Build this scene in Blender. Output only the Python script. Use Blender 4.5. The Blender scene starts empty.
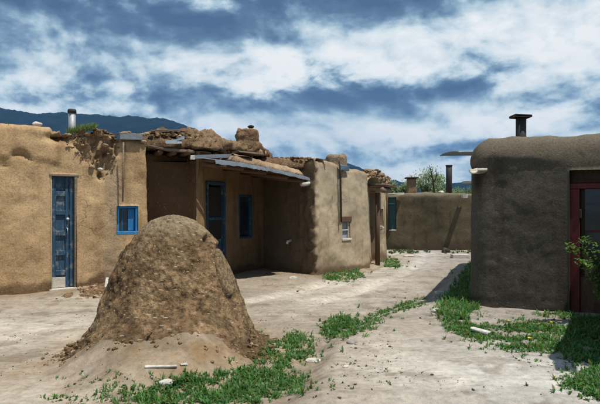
import bpy, math, random
import numpy as np
from mathutils import Vector

# ------------------------------------------------------------------ camera, world, sun
scene = bpy.context.scene
COL = scene.collection
CAM_H = 1.5
F = 583.0 / 600.0
HORIZON = 208.0
SUN_EL = math.radians(68.5)
SUN_AZ = (0.80, -0.60)

cam_d = bpy.data.cameras.new("camera")
cam = bpy.data.objects.new("camera", cam_d)
COL.objects.link(cam)
cam.location = (0, 0, CAM_H)
cam.rotation_euler = (math.pi / 2, 0, 0)
cam_d.sensor_width = 36.0
cam_d.lens = 36.0 * F
cam_d.shift_y = 6.0 / 600.0
cam_d.clip_start = 0.1
cam_d.clip_end = 30000.0
scene.camera = cam

scene.view_settings.view_transform = 'Standard'
scene.view_settings.look = 'None'
scene.view_settings.exposure = 0.0
scene.view_settings.gamma = 1.0
scene.render.engine = 'CYCLES'
scene.cycles.use_denoising = True
scene.cycles.max_bounces = 6
scene.cycles.volume_bounces = 0

sd = bpy.data.lights.new("sun", 'SUN')
sd.energy = 5.0
sd.angle = math.radians(0.5)
sd.color = (1.0, 0.95, 0.86)
sun = bpy.data.objects.new("sun", sd)
COL.objects.link(sun)
_h = math.hypot(*SUN_AZ)
SUN_DIR = Vector((SUN_AZ[0] / _h * math.cos(SUN_EL), SUN_AZ[1] / _h * math.cos(SUN_EL), math.sin(SUN_EL)))
sun.rotation_euler = SUN_DIR.to_track_quat('Z', 'Y').to_euler()
sun.location = SUN_DIR * 60


class NT:
    """tiny helper round a node tree"""
    def __init__(self, tree):
        self.t = tree
        tree.nodes.clear()

    def n(self, kind, **kw):
        nd = self.t.nodes.new(kind)
        for k, v in kw.items():
            if k == 'ins':
                for kk, vv in v.items():
                    if isinstance(vv, bpy.types.NodeSocket):
                        self.t.links.new(vv, nd.inputs[kk])
                    else:
                        nd.inputs[kk].default_value = vv
            else:
                setattr(nd, k, v)
        return nd

    def link(self, a, b):
        self.t.links.new(a, b)

    def math(self, op, a, b=None, c=None, clamp=False):
        nd = self.t.nodes.new('ShaderNodeMath')
        nd.operation = op
        nd.use_clamp = clamp
        for i, v in enumerate((a, b, c)):
            if v is None:
                continue
            if isinstance(v, bpy.types.NodeSocket):
                self.t.links.new(v, nd.inputs[i])
            else:
                nd.inputs[i].default_value = v
        return nd.outputs[0]

    def ramp(self, fac, stops, interp='LINEAR'):
        nd = self.t.nodes.new('ShaderNodeValToRGB')
        cr = nd.color_ramp
        cr.interpolation = interp
        while len(cr.elements) > 1:
            cr.elements.remove(cr.elements[-1])
        for i, (p, c) in enumerate(stops):
            e = cr.elements[0] if i == 0 else cr.elements.new(p)
            e.position = p
            if not isinstance(c, (tuple, list)):
                c = (c, c, c)
            e.color = (*c, 1)
        self.t.links.new(fac, nd.inputs[0])
        return nd.outputs[0]

    def mix(self, fac, a, b, mode='MIX'):
        nd = self.t.nodes.new('ShaderNodeMix')
        nd.data_type = 'RGBA'
        nd.blend_type = mode
        nd.clamp_factor = True
        for i, v in ((0, fac), (6, a), (7, b)):
            if isinstance(v, bpy.types.NodeSocket):
                self.t.links.new(v, nd.inputs[i])
            elif i == 0:
                nd.inputs[0].default_value = v
            else:
                nd.inputs[i].default_value = (*v, 1) if len(v) == 3 else v
        return nd.outputs[2]

    def noise(self, vec, scale, detail=4, rough=0.5, dist=0.0):
        nd = self.t.nodes.new('ShaderNodeTexNoise')
        if vec is not None:
            self.t.links.new(vec, nd.inputs['Vector'])
        nd.inputs['Scale'].default_value = scale
        nd.inputs['Detail'].default_value = detail
        nd.inputs['Roughness'].default_value = rough
        nd.inputs['Distortion'].default_value = dist
        return nd.outputs[0]


world = bpy.data.worlds.new("World")
scene.world = world
world.use_nodes = True
W = NT(world.node_tree)
out = W.n('ShaderNodeOutputWorld')
bg = W.n('ShaderNodeBackground')
bg.inputs['Strength'].default_value = 0.1
W.link(bg.outputs[0], out.inputs[0])
sky = W.n('ShaderNodeTexSky')
sky.sky_type = 'NISHITA'
sky.sun_disc = False
sky.sun_elevation = SUN_EL
sky.sun_rotation = math.atan2(SUN_AZ[0], SUN_AZ[1])
sky.altitude = 2100.0
sky.dust_density = 0.6
tc = W.n('ShaderNodeTexCoord')
sep = W.n('ShaderNodeSeparateXYZ')
W.link(tc.outputs['Generated'], sep.inputs[0])
az = W.math('ARCTAN2', sep.outputs[0], sep.outputs[1])
el = W.math('ARCSINE', sep.outputs[2])
# cloud banks are wide and flat near the horizon
def cloud_noise(dx, dz):
    cmb = W.n('ShaderNodeCombineXYZ')
    W.link(W.math('ADD', sep.outputs[0], dx), cmb.inputs[0])
    W.link(sep.outputs[1], cmb.inputs[1])
    W.link(W.math('MULTIPLY', W.math('ADD', sep.outputs[2], dz), 1.7), cmb.inputs[2])
    warp = W.n('ShaderNodeTexNoise')
    W.link(cmb.outputs[0], warp.inputs['Vector'])
    warp.inputs['Scale'].default_value = 4.0
    warp.inputs['Detail'].default_value = 3.0
    wv = W.n('ShaderNodeVectorMath', operation='MULTIPLY_ADD')
    W.link(warp.outputs['Color'], wv.inputs[0])
    wv.inputs[1].default_value = (0.10, 0.10, 0.10)
    W.link(cmb.outputs[0], wv.inputs[2])
    big = W.noise(wv.outputs[0], 3.4, 5, 0.5)
    soft = W.noise(wv.outputs[0], 7.0, 8, 0.62)
    vo = W.n('ShaderNodeTexVoronoi', feature='F1')
    W.link(wv.outputs[0], vo.inputs['Vector'])
    vo.inputs['Scale'].default_value = 11.0
    vo.inputs['Detail'].default_value = 3.0
    vo.inputs['Roughness'].default_value = 0.5
    puff = W.math('ADD', W.math('MULTIPLY', soft, 0.80), W.math('MULTIPLY', W.math('SUBTRACT', 1.0, vo.outputs['Distance']), 0.17))
    return wv.outputs[0], warp.outputs[0], big, puff


wvec, warpf, big, fine = cloud_noise(0.0, 0.0)
_, _, big2, fine2 = cloud_noise(0.010, 0.016)
dens = W.math('ADD', W.math('MULTIPLY', big, 0.62), W.math('MULTIPLY', fine, 0.38))
dens2 = W.math('ADD', W.math('MULTIPLY', big2, 0.62), W.math('MULTIPLY', fine2, 0.38))
relief = W.math('SUBTRACT', dens, dens2)
dens = W.math('MULTIPLY_ADD', W.math('SUBTRACT', dens, 0.5), 2.1, 0.60)
dens = W.math('MULTIPLY_ADD', relief, 3.6, dens)
# the bank thickens above the view, like its dark top, to cut ambient fill
dens = W.math('SUBTRACT', dens, W.math('MULTIPLY', W.math('MINIMUM', W.math('MAXIMUM', W.math('SUBTRACT', el, 0.33), 0.0), 0.4), 0.45))
# banks of the photographed sky (azimuth, elevation, widths, weight): + bright, - dark


def px_dir(px, py):
    u = (px - 300) / 583.0
    v = (HORIZON - py) / 583.0
    return math.atan2(u, 1), math.atan2(v, math.hypot(u, 1))


warpx = W.math('MULTIPLY', W.math('SUBTRACT', warpf, 0.5), 0.30)
warpe = W.math('MULTIPLY', W.math('SUBTRACT', fine, 0.5), 0.10)
azw = W.math('ADD', az, warpx)
elw = W.math('ADD', el, warpe)
BANKS = [(170, 27, 115, 20, -0.40), (300, 12, 150, 18, -0.34), (30, 6, 90, 14, -0.26), (470, 0, 170, 11, -0.22),
         (25, 50, 50, 24, 0.14), (5, 84, 60, 22, 0.26), (345, 66, 95, 15, 0.42), (130, 84, 120, 24, 0.20), (500, 45, 110, 28, 0.20), (560, 75, 60, 40, 0.12),
         (380, 103, 115, 13, -0.46), (240, 104, 80, 15, -0.20), (490, 104, 50, 9, -0.16), (370, 138, 110, 14, 0.36), (520, 112, 60, 14, 0.24), (440, 150, 90, 14, 0.2),
         (60, 112, 120, 10, -0.05), (-150, 40, 150, 40, -0.15), (760, 50, 150, 40, 0.1),
         (-200, 110, 150, 30, 0.15), (800, 120, 150, 30, -0.12)]
for (bx, by, sx, sy, a) in BANKS:
    a0, e0 = px_dir(bx, by)
    dx = W.math('DIVIDE', W.math('SUBTRACT', azw, a0), sx / 583.0)
    dy = W.math('DIVIDE', W.math('SUBTRACT', elw, e0), sy / 583.0)
    r2 = W.math('ADD', W.math('MULTIPLY', dx, dx), W.math('MULTIPLY', dy, dy))
    g = W.math('POWER', 2.718, W.math('MULTIPLY', r2, -1.0))
    dens = W.math('MULTIPLY_ADD', g, a, dens)
cloud = W.ramp(dens, [(0.0, (0.75, 1.35, 2.5)), (0.24, (1.15, 1.95, 3.2)), (0.42, (2.3, 3.5, 4.9)),
                      (0.56, (4.5, 5.9, 6.9)), (0.72, (7.2, 8.1, 8.6)), (0.98, (9.4, 9.6, 9.6))])
cover = W.ramp(W.noise(wvec, 2.1, 6, 0.5), [(0.30, 0.7), (0.50, 1.0)])
skycol = W.mix(cover, sky.outputs[0], cloud)
W.link(skycol, bg.inputs['Color'])

# ------------------------------------------------------------------ numeric helpers
rng = np.random.default_rng(7)
random.seed(7)
_perm = np.random.default_rng(11).permutation(256)
_perm = np.concatenate([_perm, _perm])
_g3 = np.random.default_rng(12).normal(size=(256, 3))
_g3 /= np.linalg.norm(_g3, axis=1)[:, None]


def perlin(P):
    P = np.asarray(P, float)
    I = np.floor(P).astype(int)
    f = P - I
    I &= 255
    u = f * f * f * (f * (f * 6 - 15) + 10)
    res = np.zeros(len(P))
    for dx in (0, 1):
        for dy in (0, 1):
            for dz in (0, 1):
                h = _perm[_perm[_perm[(I[:, 0] + dx) & 255] + ((I[:, 1] + dy) & 255)] + ((I[:, 2] + dz) & 255)]
                g = _g3[h]
                d = g[:, 0] * (f[:, 0] - dx) + g[:, 1] * (f[:, 1] - dy) + g[:, 2] * (f[:, 2] - dz)
                w = (u[:, 0] if dx else 1 - u[:, 0]) * (u[:, 1] if dy else 1 - u[:, 1]) * (u[:, 2] if dz else 1 - u[:, 2])
                res += w * d
    return res * 1.5


def fbm(P, scale, octaves=4, gain=0.5, seed=0.0):
    P = np.asarray(P, float) * scale + seed * 17.31
    a, s = 1.0, np.zeros(len(P))
    for _ in range(octaves):
        s += a * perlin(P)
        P = P * 2.03 + 5.7
        a *= gain
    return s


def sstep(a, b, x):
    t = np.clip((x - a) / (b - a), 0, 1)
    return t * t * (3 - 2 * t)


def seg_dist(x, y, pts):
    d = np.full(np.shape(x), 1e9)
    for (x0, y0), (x1, y1) in zip(pts[:-1], pts[1:]):
        vx, vy = x1 - x0, y1 - y0
        t = np.clip(((x - x0) * vx + (y - y0) * vy) / (vx * vx + vy * vy), 0, 1)
        d = np.minimum(d, np.hypot(x - x0 - t * vx, y - y0 - t * vy))
    return d


def in_poly(x, y, poly):
    r = np.zeros(np.shape(x), bool)
    n = len(poly)
    for i in range(n):
        x0, y0 = poly[i]
        x1, y1 = poly[(i + 1) % n]
        c = ((y0 > y) != (y1 > y)) & (x < (x1 - x0) * (y - y0) / (y1 - y0 + 1e-12) + x0)
        r ^= c
    return r


def G(px, py):
    """where the sight line through a photograph point meets level ground (survey helper)"""
    Y = CAM_H * 583.0 / (py - HORIZON)
    return ((px - 300) / 583.0 * Y, Y)


def Z(py, Y):
    return CAM_H + (HORIZON - py) / 583.0 * Y


def XY(px, Y):
    return ((px - 300) / 583.0 * Y, Y)


# ------------------------------------------------------------------ ground relief
EDGE = [G(296, 404), G(330, 346), G(352, 332), G(378, 317), G(430, 299), G(448, 282), G(470, 262)]
OVEN = (-1.37, 6.3)


def ground_z(x, y):
    x = np.atleast_1d(np.asarray(x, float))
    y = np.atleast_1d(np.asarray(y, float))
    P = np.stack([x, y, np.zeros_like(x)], 1)
    near = 1 - sstep(25, 60, np.hypot(x, y))
    z = near * (0.035 * fbm(P, 0.45, 3) + 0.010 * fbm(P, 2.2, 3, seed=3) + 0.007 * fbm(P, 9, 4, seed=5))
    # raised lane to the right of the grassy edge
    ex = np.interp(y, [p[1] for p in EDGE], [p[0] for p in EDGE])
    wob = 0.10 * perlin(P * 2.0 + 9)
    inside = sstep(4.0, 4.6, y) * (1 - sstep(13, 16, y))
    z += near * inside * (0.075 * sstep(-0.12, 0.16, x - ex + wob) - 0.045 * np.exp(-((x - ex + wob + 0.16) / 0.16) ** 2))
    # mound the oven stands on
    d = np.hypot(x - OVEN[0], y - OVEN[1])
    z += 0.40 * (1 - sstep(0.78, 1.80, d + 0.12 * perlin(P * 1.7 + 4))) * np.exp(-((x - OVEN[0] - 0.03) / 0.80) ** 4) * (y < OVEN[1])
    # fallen mud heaped at the first house
    hx, hy = G(95, 284)
    z += 0.20 * np.exp(-(((x - hx) / 0.6) ** 2 + ((y - hy) / 0.45) ** 2))
    hx, hy = G(118, 280)
    z += 0.16 * np.exp(-(((x - hx) / 0.6) ** 2 + ((y - hy) / 0.4) ** 2))
    # wheel ruts down the lane
    rut = np.interp(y, [9, 11, 13.5, 16, 19], [-0.6, 0.6, 1.75, 2.6, 3.4])
    for o in (-0.35, 0.75):
        z -= 0.05 * np.exp(-((x - rut - o) / 0.14) ** 2) * sstep(8.5, 10, y) * (1 - sstep(18, 20, y))
    return z


def GR(px, py):
    """as G, but on the real relief"""
    px = np.atleast_1d(np.asarray(px, float)); py = np.atleast_1d(np.asarray(py, float))
    z = np.zeros_like(px)
    for _ in range(14):
        Y = (CAM_H - z) * 583.0 / (py - HORIZON)
        X = (px - 300) / 583.0 * Y
        z = 0.5 * z + 0.5 * ground_z(X, Y)
    return X, Y


def gz1(x, y):
    return float(ground_z(x, y)[0])


# ------------------------------------------------------------------ mesh helpers
def base_of(o):
    return Vector(o['_base']) if o is not None and '_base' in o else Vector((0, 0, 0))


def link_mesh(name, V, faces, mat, parent=None, smooth=True, col=None, base=None, mats=None):
    """V: (N,3) world coordinates; faces: an (M,k) array, a list of such arrays or a list of tuples"""
    V = np.asarray(V, float).reshape(-1, 3)
    b = base_of(parent) if base is None else Vector(base)
    L = V - np.array(b)
    me = bpy.data.meshes.new(name)
    if isinstance(faces, np.ndarray):
        faces = [faces]
    if len(faces) and isinstance(faces[0], np.ndarray) and faces[0].ndim == 2:
        loops = np.concatenate([f.ravel() for f in faces]).astype(np.int32)
        tot = np.concatenate([np.full(len(f), f.shape[1]) for f in faces]).astype(np.int32)
        start = np.concatenate([[0], np.cumsum(tot)[:-1]]).astype(np.int32)
        me.vertices.add(len(L))
        me.vertices.foreach_set('co', L.ravel().astype(np.float32))
        me.loops.add(len(loops))
        me.loops.foreach_set('vertex_index', loops)
        me.polygons.add(len(tot))
        me.polygons.foreach_set('loop_start', start)
        me.polygons.foreach_set('loop_total', tot)
        me.update(calc_edges=True)
    else:
        me.from_pydata([tuple(v) for v in L], [], [tuple(int(i) for i in f) for f in faces])
    me.validate()
    if smooth:
        me.polygons.foreach_set('use_smooth', np.ones(len(me.polygons), bool))
    if col is not None:
        ca = me.color_attributes.new('Col', 'FLOAT_COLOR', 'POINT')
        c4 = np.ones((len(L), 4), np.float32)
        c4[:, :3] = col
        ca.data.foreach_set('color', c4.ravel())
    me.materials.append(mat)
    o = bpy.data.objects.new(name, me)
    COL.objects.link(o)
    if parent is not None:
        o.parent = parent
    else:
        o.location = b
    o['_base'] = tuple(b)
    return o


class MB:
    def __init__(self):
        self.V, self.Fc, self.n = [], [], 0

    def add(self, V, faces):
        V = np.asarray(V, float).reshape(-1, 3)
        self.V.append(V)
        for f in faces:
            self.Fc.append(tuple(int(i) + self.n for i in f))
        self.n += len(V)

    def box(self, c, ux, uy, uz, sx, sy, sz, bev=0.0, jit=0.0):
        """box centred on c with axes ux, uy, uz and full sizes sx, sy, sz, edges chamfered"""
        c, ux, uy, uz = (np.asarray(v, float) for v in (c, ux, uy, uz))
        b = min(bev, sx * .3, sy * .3, sz * .3)
        h = np.array([sx, sy, sz]) / 2
        if b <= 0:
            loc = np.array([[i, j, k] for i in (-1, 1) for j in (-1, 1) for k in (-1, 1)]) * h
            fc = [(0, 1, 3, 2), (4, 6, 7, 5), (0, 4, 5, 1), (2, 3, 7, 6), (0, 2, 6, 4), (1, 5, 7, 3)]
        else:
            loc, idx = [], {}
            for i in (-1, 1):
                for j in (-1, 1):
                    for k in (-1, 1):
                        for a in range(3):
                            p = np.array([i, j, k]) * (h - b)
                            p[a] = np.array([i, j, k])[a] * h[a]
                            idx[(i, j, k, a)] = len(loc)
                            loc.append(p)
            loc = np.array(loc)
            fc = []
            for a in range(3):
                o1, o2 = [(1, 2), (2, 0), (0, 1)][a]
                for sg in (-1, 1):
                    q = []
                    for (m, n_) in ((-1, -1), (1, -1), (1, 1), (-1, 1)):
                        t = [0, 0, 0]
                        t[a], t[o1], t[o2] = sg, m, n_
                        q.append(idx[(t[0], t[1], t[2], a)])
                    fc.append(tuple(q if sg > 0 else q[::-1]))
            for a in range(3):
                o1, o2 = [(1, 2), (2, 0), (0, 1)][a]
                for m in (-1, 1):
                    for n_ in (-1, 1):
                        t0, t1 = [0, 0, 0], [0, 0, 0]
                        t0[a], t1[a] = -1, 1
                        t0[o1] = t1[o1] = m
                        t0[o2] = t1[o2] = n_
                        q = (idx[(*t0, o1)], idx[(*t1, o1)], idx[(*t1, o2)], idx[(*t0, o2)])
                        fc.append(q if m * n_ > 0 else q[::-1])
            for i in (-1, 1):
                for j in (-1, 1):
                    for k in (-1, 1):
                        q = (idx[(i, j, k, 0)], idx[(i, j, k, 1)], idx[(i, j, k, 2)])
                        fc.append(q if i * j * k > 0 else q[::-1])
        if jit:
            loc = loc + rng.normal(size=loc.shape) * jit
        self.add(c + loc[:, :1] * ux + loc[:, 1:2] * uy + loc[:, 2:] * uz, fc)

    def tube(self, pts, radii, n=10, caps=True, wob=0.0):
        pts = [np.asarray(p, float) for p in pts]
        rings = []
        for i, p in enumerate(pts):
            d = pts[min(i + 1, len(pts) - 1)] - pts[max(i - 1, 0)]
            d = d / np.linalg.norm(d)
            a = np.cross(d, [0, 0, 1.0])
            if np.linalg.norm(a) < 1e-3:
                a = np.array([1.0, 0, 0])
            a /= np.linalg.norm(a)
            b = np.cross(a, d)
            r = radii[i] if hasattr(radii, '__len__') else radii
            th = np.arange(n) / n * 2 * math.pi
            rr = r * (1 + wob * rng.normal(size=n))
            rings.append(p + rr[:, None] * (np.cos(th)[:, None] * a + np.sin(th)[:, None] * b))
        V = np.concatenate(rings)
        fc = []
        for i in range(len(pts) - 1):
            for k in range(n):
                fc.append((i * n + k, (i + 1) * n + k, (i + 1) * n + (k + 1) % n, i * n + (k + 1) % n))
        if caps:
            fc.append(tuple(range(n)))
            fc.append(tuple(range((len(pts) - 1) * n, len(pts) * n))[::-1])
        self.add(V, fc)

    def rock(self, c, s, seed, rough=0.28, sub=1, squash=(1, 1, 1), rot=0.0):
        V, fc = ICO[sub]
        d = 1 + rough * fbm(V, 1.1, 3, seed=seed * 1.37 + 0.5)
        P = V * d[:, None] * np.asarray(squash) * s
        cr, sr = math.cos(rot), math.sin(rot)
        P = np.stack([P[:, 0] * cr - P[:, 1] * sr, P[:, 0] * sr + P[:, 1] * cr, P[:, 2]], 1)
        self.add(P + np.asarray(c), fc)

    def build(self, name, mat, parent=None, smooth=False, base=None, colfn=None):
        V = np.concatenate(self.V)
        return link_mesh(name, V, self.Fc, mat, parent, smooth, base=base, col=None if colfn is None else colfn(V))


def _ico():
    t = (1 + 5 ** .5) / 2
    V = [(-1, t, 0), (1, t, 0), (-1, -t, 0), (1, -t, 0), (0, -1, t), (0, 1, t), (0, -1, -t), (0, 1, -t), (t, 0, -1), (t, 0, 1), (-t, 0, -1), (-t, 0, 1)]
    Fs = [(0, 11, 5), (0, 5, 1), (0, 1, 7), (0, 7, 10), (0, 10, 11), (1, 5, 9), (5, 11, 4), (11, 10, 2), (10, 7, 6), (7, 1, 8),
          (3, 9, 4), (3, 4, 2), (3, 2, 6), (3, 6, 8), (3, 8, 9), (4, 9, 5), (2, 4, 11), (6, 2, 10), (8, 6, 7), (9, 8, 1)]
    V = [np.array(v) / np.linalg.norm(v) for v in V]
    res = []
    for _ in range(4):
        res.append((np.array(V), list(Fs)))
        cache, nf = {}, []

        def mid(a, b):
            k = (min(a, b), max(a, b))
            if k not in cache:
                m = V[a] + V[b]
                V.append(m / np.linalg.norm(m))
                cache[k] = len(V) - 1
            return cache[k]
        for a, b, c in Fs:
            ab, bc, ca = mid(a, b), mid(b, c), mid(c, a)
            nf += [(a, ab, ca), (b, bc, ab), (c, ca, bc), (ab, bc, ca)]
        Fs = nf
    return res


ICO = _ico()


def thing(name, label, cat, loc, group=None):
    o = bpy.data.objects.new(name, None)
    COL.objects.link(o)
    o.location = loc
    o.empty_display_size = 0.3
    o['_base'] = tuple(loc)
    return tag(o, label, cat, group)


def tag(o, label, cat, group=None):
    o['label'] = label
    o['category'] = cat
    if group:
        o['group'] = group
    return o


def kind(o, k, label=None):
    o['kind'] = k
    if label:
        o['label'] = label
    return o


# ------------------------------------------------------------------ materials
def new_mat(name):
    m = bpy.data.materials.new(name)
    m.use_nodes = True
    return m, NT(m.node_tree)


def mat_earth(name, tint=(0.4, 0.28, 0.17), use_col=True, fleck=0.35, fleck_col=(0.46, 0.38, 0.26), fine=(34, 0.5), bump=0.6, bdist=0.012, contrast=0.5, fleck_scale=1.0, cracks=0.0):
    """mud plaster: per-vertex earth colour (or one tint), mottling, grit and straw flecks"""
    m, N = new_mat(name)
    o = N.n('ShaderNodeOutputMaterial')
    p = N.n('ShaderNodeBsdfPrincipled')
    N.link(p.outputs[0], o.inputs[0])
    p.inputs['Roughness'].default_value = 0.95
    p.inputs['Specular IOR Level'].default_value = 0.12
    geo = N.n('ShaderNodeNewGeometry')
    pos = geo.outputs['Position']
    if use_col:
        base = N.n('ShaderNodeAttribute', attribute_name='Col').outputs['Color']
    else:
        base = N.n('ShaderNodeRGB')
        base.outputs[0].default_value = (*tint, 1)
        base = base.outputs[0]
    n1 = N.noise(pos, 2.6, 7, 0.6, 0.3)
    n2 = N.noise(pos, fine[0], 5, 0.65)
    n3 = N.noise(pos, 150, 2, 0.5)
    f1 = N.ramp(n1, [(0.25, 1 - contrast * .5), (0.75, 1 + contrast * .3)])
    f2 = N.ramp(n2, [(0.28, 1 - fine[1] * .75), (0.5, 1.0), (0.75, 1 + fine[1] * .45)])
    f3 = N.ramp(n3, [(0.3, 0.82), (0.7, 1.14)])
    c = N.mix(1.0, base, f1, 'MULTIPLY')
    c = N.mix(1.0, c, f2, 'MULTIPLY')
    c = N.mix(1.0, c, f3, 'MULTIPLY')
    if fleck > 0:
        # chopped straw: stretched cells in two directions
        for k, rot in enumerate(((0.4, 0.2, 0.7), (1.1, 0.9, -0.6))):
            mp = N.n('ShaderNodeMapping')
            N.link(pos, mp.inputs['Vector'])
            mp.inputs['Rotation'].default_value = rot
            mp.inputs['Scale'].default_value = (18 * fleck_scale, 75 * fleck_scale, 75 * fleck_scale)
            v = N.n('ShaderNodeTexVoronoi')
            N.link(mp.outputs[0], v.inputs['Vector'])
            v.inputs['Scale'].default_value = 1.0
            wn = N.n('ShaderNodeTexWhiteNoise')
            N.link(v.outputs['Color'], wn.inputs['Vector'])
            on = N.math('GREATER_THAN', wn.outputs['Value'], 1 - fleck * .35)
            near = N.math('LESS_THAN', v.outputs['Distance'], 0.36)
            c = N.mix(N.math('MULTIPLY', N.math('MULTIPLY', on, near), 0.75), c, fleck_col)
    crk = 0.0
    if cracks > 0:
        wn_ = N.n('ShaderNodeTexNoise')
        N.link(pos, wn_.inputs['Vector'])
        wn_.inputs['Scale'].default_value = 4.0
        wn_.inputs['Detail'].default_value = 5.0
        va = N.n('ShaderNodeVectorMath', operation='MULTIPLY_ADD')
        N.link(wn_.outputs['Color'], va.inputs[0])
        va.inputs[1].default_value = (0.35, 0.35, 0.35)
        N.link(pos, va.inputs[2])
        vo = N.n('ShaderNodeTexVoronoi', feature='DISTANCE_TO_EDGE')
        N.link(va.outputs[0], vo.inputs['Vector'])
        vo.inputs['Scale'].default_value = 1.5
        msk = N.ramp(N.noise(pos, 0.9, 4, 0.6), [(0.50, 0.0), (0.62, 1.0)])
        crk = N.math('MULTIPLY', N.math('MULTIPLY', N.ramp(vo.outputs['Distance'], [(0.0, 1.0), (0.012, 0.0)]), msk), cracks)
        c = N.mix(crk, c, (0.05, 0.033, 0.02))
    N.link(c, p.inputs['Base Color'])
    h = N.math('ADD', N.math('MULTIPLY', n2, 1.0), N.math('MULTIPLY', n3, 0.25))
    h = N.math('ADD', h, N.math('MULTIPLY', N.noise(pos, 11, 5, 0.6), 1.6))
    if cracks > 0:
        mpr = N.n('ShaderNodeMapping')
        N.link(pos, mpr.inputs['Vector'])
        mpr.inputs['Scale'].default_value = (14, 14, 1.1)
        h = N.math('ADD', h, N.math('MULTIPLY', N.noise(mpr.outputs[0], 1.0, 4, 0.6), 1.1))
        h = N.math('SUBTRACT', h, N.math('MULTIPLY', crk, 1.5))
    b = N.n('ShaderNodeBump', ins={'Strength': bump, 'Distance': bdist, 'Height': h})
    N.link(b.outputs[0], p.inputs['Normal'])
    return m


def mat_wood(name, a, b, rough=0.8, scale=1.0, vert=True, worn=None, wornamt=0.0):
    m, N = new_mat(name)
    o = N.n('ShaderNodeOutputMaterial')
    p = N.n('ShaderNodeBsdfPrincipled')
    N.link(p.outputs[0], o.inputs[0])
    p.inputs['Roughness'].default_value = rough
    p.inputs['Specular IOR Level'].default_value = 0.25
    tcn = N.n('ShaderNodeNewGeometry')
    mp = N.n('ShaderNodeMapping')
    N.link(tcn.outputs['Position'], mp.inputs['Vector'])
    mp.inputs['Scale'].default_value = (30 * scale, 30 * scale, 2.5 * scale) if vert else (4 * scale, 4 * scale, 40 * scale)
    n1 = N.noise(mp.outputs[0], 1.0, 5, 0.6, 0.6)
    n2 = N.noise(tcn.outputs['Position'], 7, 5, 0.65)
    n3 = N.noise(tcn.outputs['Position'], 60, 3, 0.6)
    c = N.mix(N.ramp(n1, [(0.3, 0.0), (0.7, 1.0)]), a, b)
    c = N.mix(1.0, c, N.ramp(n3, [(0.3, 0.75), (0.7, 1.15)]), 'MULTIPLY')
    if worn:
        w = N.math('MULTIPLY', N.ramp(N.math('ADD', N.math('MULTIPLY', n2, .7), N.math('MULTIPLY', n1, .3)), [(0.52, 0.0), (0.62, 1.0)]), wornamt)
        c = N.mix(w, c, worn)
    N.link(c, p.inputs['Base Color'])
    b_ = N.n('ShaderNodeBump', ins={'Strength': 0.4, 'Distance': 0.004, 'Height': n1})
    N.link(b_.outputs[0], p.inputs['Normal'])
    return m


def mat_metal(name, a, rust=(0.16, 0.08, 0.04), amt=0.5, rough=0.45, metallic=0.6, corr=None):
    m, N = new_mat(name)
    o = N.n('ShaderNodeOutputMaterial')
    p = N.n('ShaderNodeBsdfPrincipled')
    N.link(p.outputs[0], o.inputs[0])
    pos = N.n('ShaderNodeNewGeometry').outputs['Position']
    n1 = N.noise(pos, 5, 6, 0.65, 0.5)
    n2 = N.noise(pos, 40, 4, 0.6)
    k = N.math('MULTIPLY', N.ramp(N.math('ADD', N.math('MULTIPLY', n1, .7), N.math('MULTIPLY', n2, .3)), [(0.50, 0.0), (0.66, 1.0)]), amt)
    c = N.mix(k, a, rust)
    c = N.mix(1.0, c, N.ramp(n2, [(0.3, 0.8), (0.7, 1.12)]), 'MULTIPLY')
    N.link(c, p.inputs['Base Color'])
    p.inputs['Metallic'].default_value = metallic
    N.link(N.math('MULTIPLY_ADD', n1, 0.4, rough - 0.15), p.inputs['Roughness'])
    b_ = N.n('ShaderNodeBump', ins={'Strength': 0.25, 'Distance': 0.01, 'Height': n1})
    N.link(b_.outputs[0], p.inputs['Normal'])
    return m


def mat_plain(name, c, rough=0.7, spec=0.3, var=0.25, scale=25, bump=0.15):
    m, N = new_mat(name)
    o = N.n('ShaderNodeOutputMaterial')
    p = N.n('ShaderNodeBsdfPrincipled')
    N.link(p.outputs[0], o.inputs[0])
    pos = N.n('ShaderNodeNewGeometry').outputs['Position']
    n1 = N.noise(pos, scale, 5, 0.6)
    cc = N.mix(1.0, c, N.ramp(n1, [(0.25, 1 - var), (0.75, 1 + var * .5)]), 'MULTIPLY')
    N.link(cc, p.inputs['Base Color'])
    p.inputs['Roughness'].default_value = rough
    p.inputs['Specular IOR Level'].default_value = spec
    b_ = N.n('ShaderNodeBump', ins={'Strength': bump, 'Distance': 0.01, 'Height': n1})
    N.link(b_.outputs[0], p.inputs['Normal'])
    return m


def mat_leaf(name):
    m, N = new_mat(name)
    o = N.n('ShaderNodeOutputMaterial')
    d = N.n('ShaderNodeBsdfPrincipled')
    d.inputs['Roughness'].default_value = 0.5
    d.inputs['Specular IOR Level'].default_value = 0.3
    t = N.n('ShaderNodeBsdfTranslucent')
    c = N.n('ShaderNodeAttribute', attribute_name='Col').outputs['Color']
    N.link(c, d.inputs['Base Color'])
    N.link(N.mix(1.0, c, (1.25, 1.35, 0.7), 'MULTIPLY'), t.inputs['Color'])
    mx = N.n('ShaderNodeMixShader')
    mx.inputs[0].default_value = 0.4
    N.link(d.outputs[0], mx.inputs[1])
    N.link(t.outputs[0], mx.inputs[2])
    N.link(mx.outputs[0], o.inputs[0])
    return m


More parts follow.
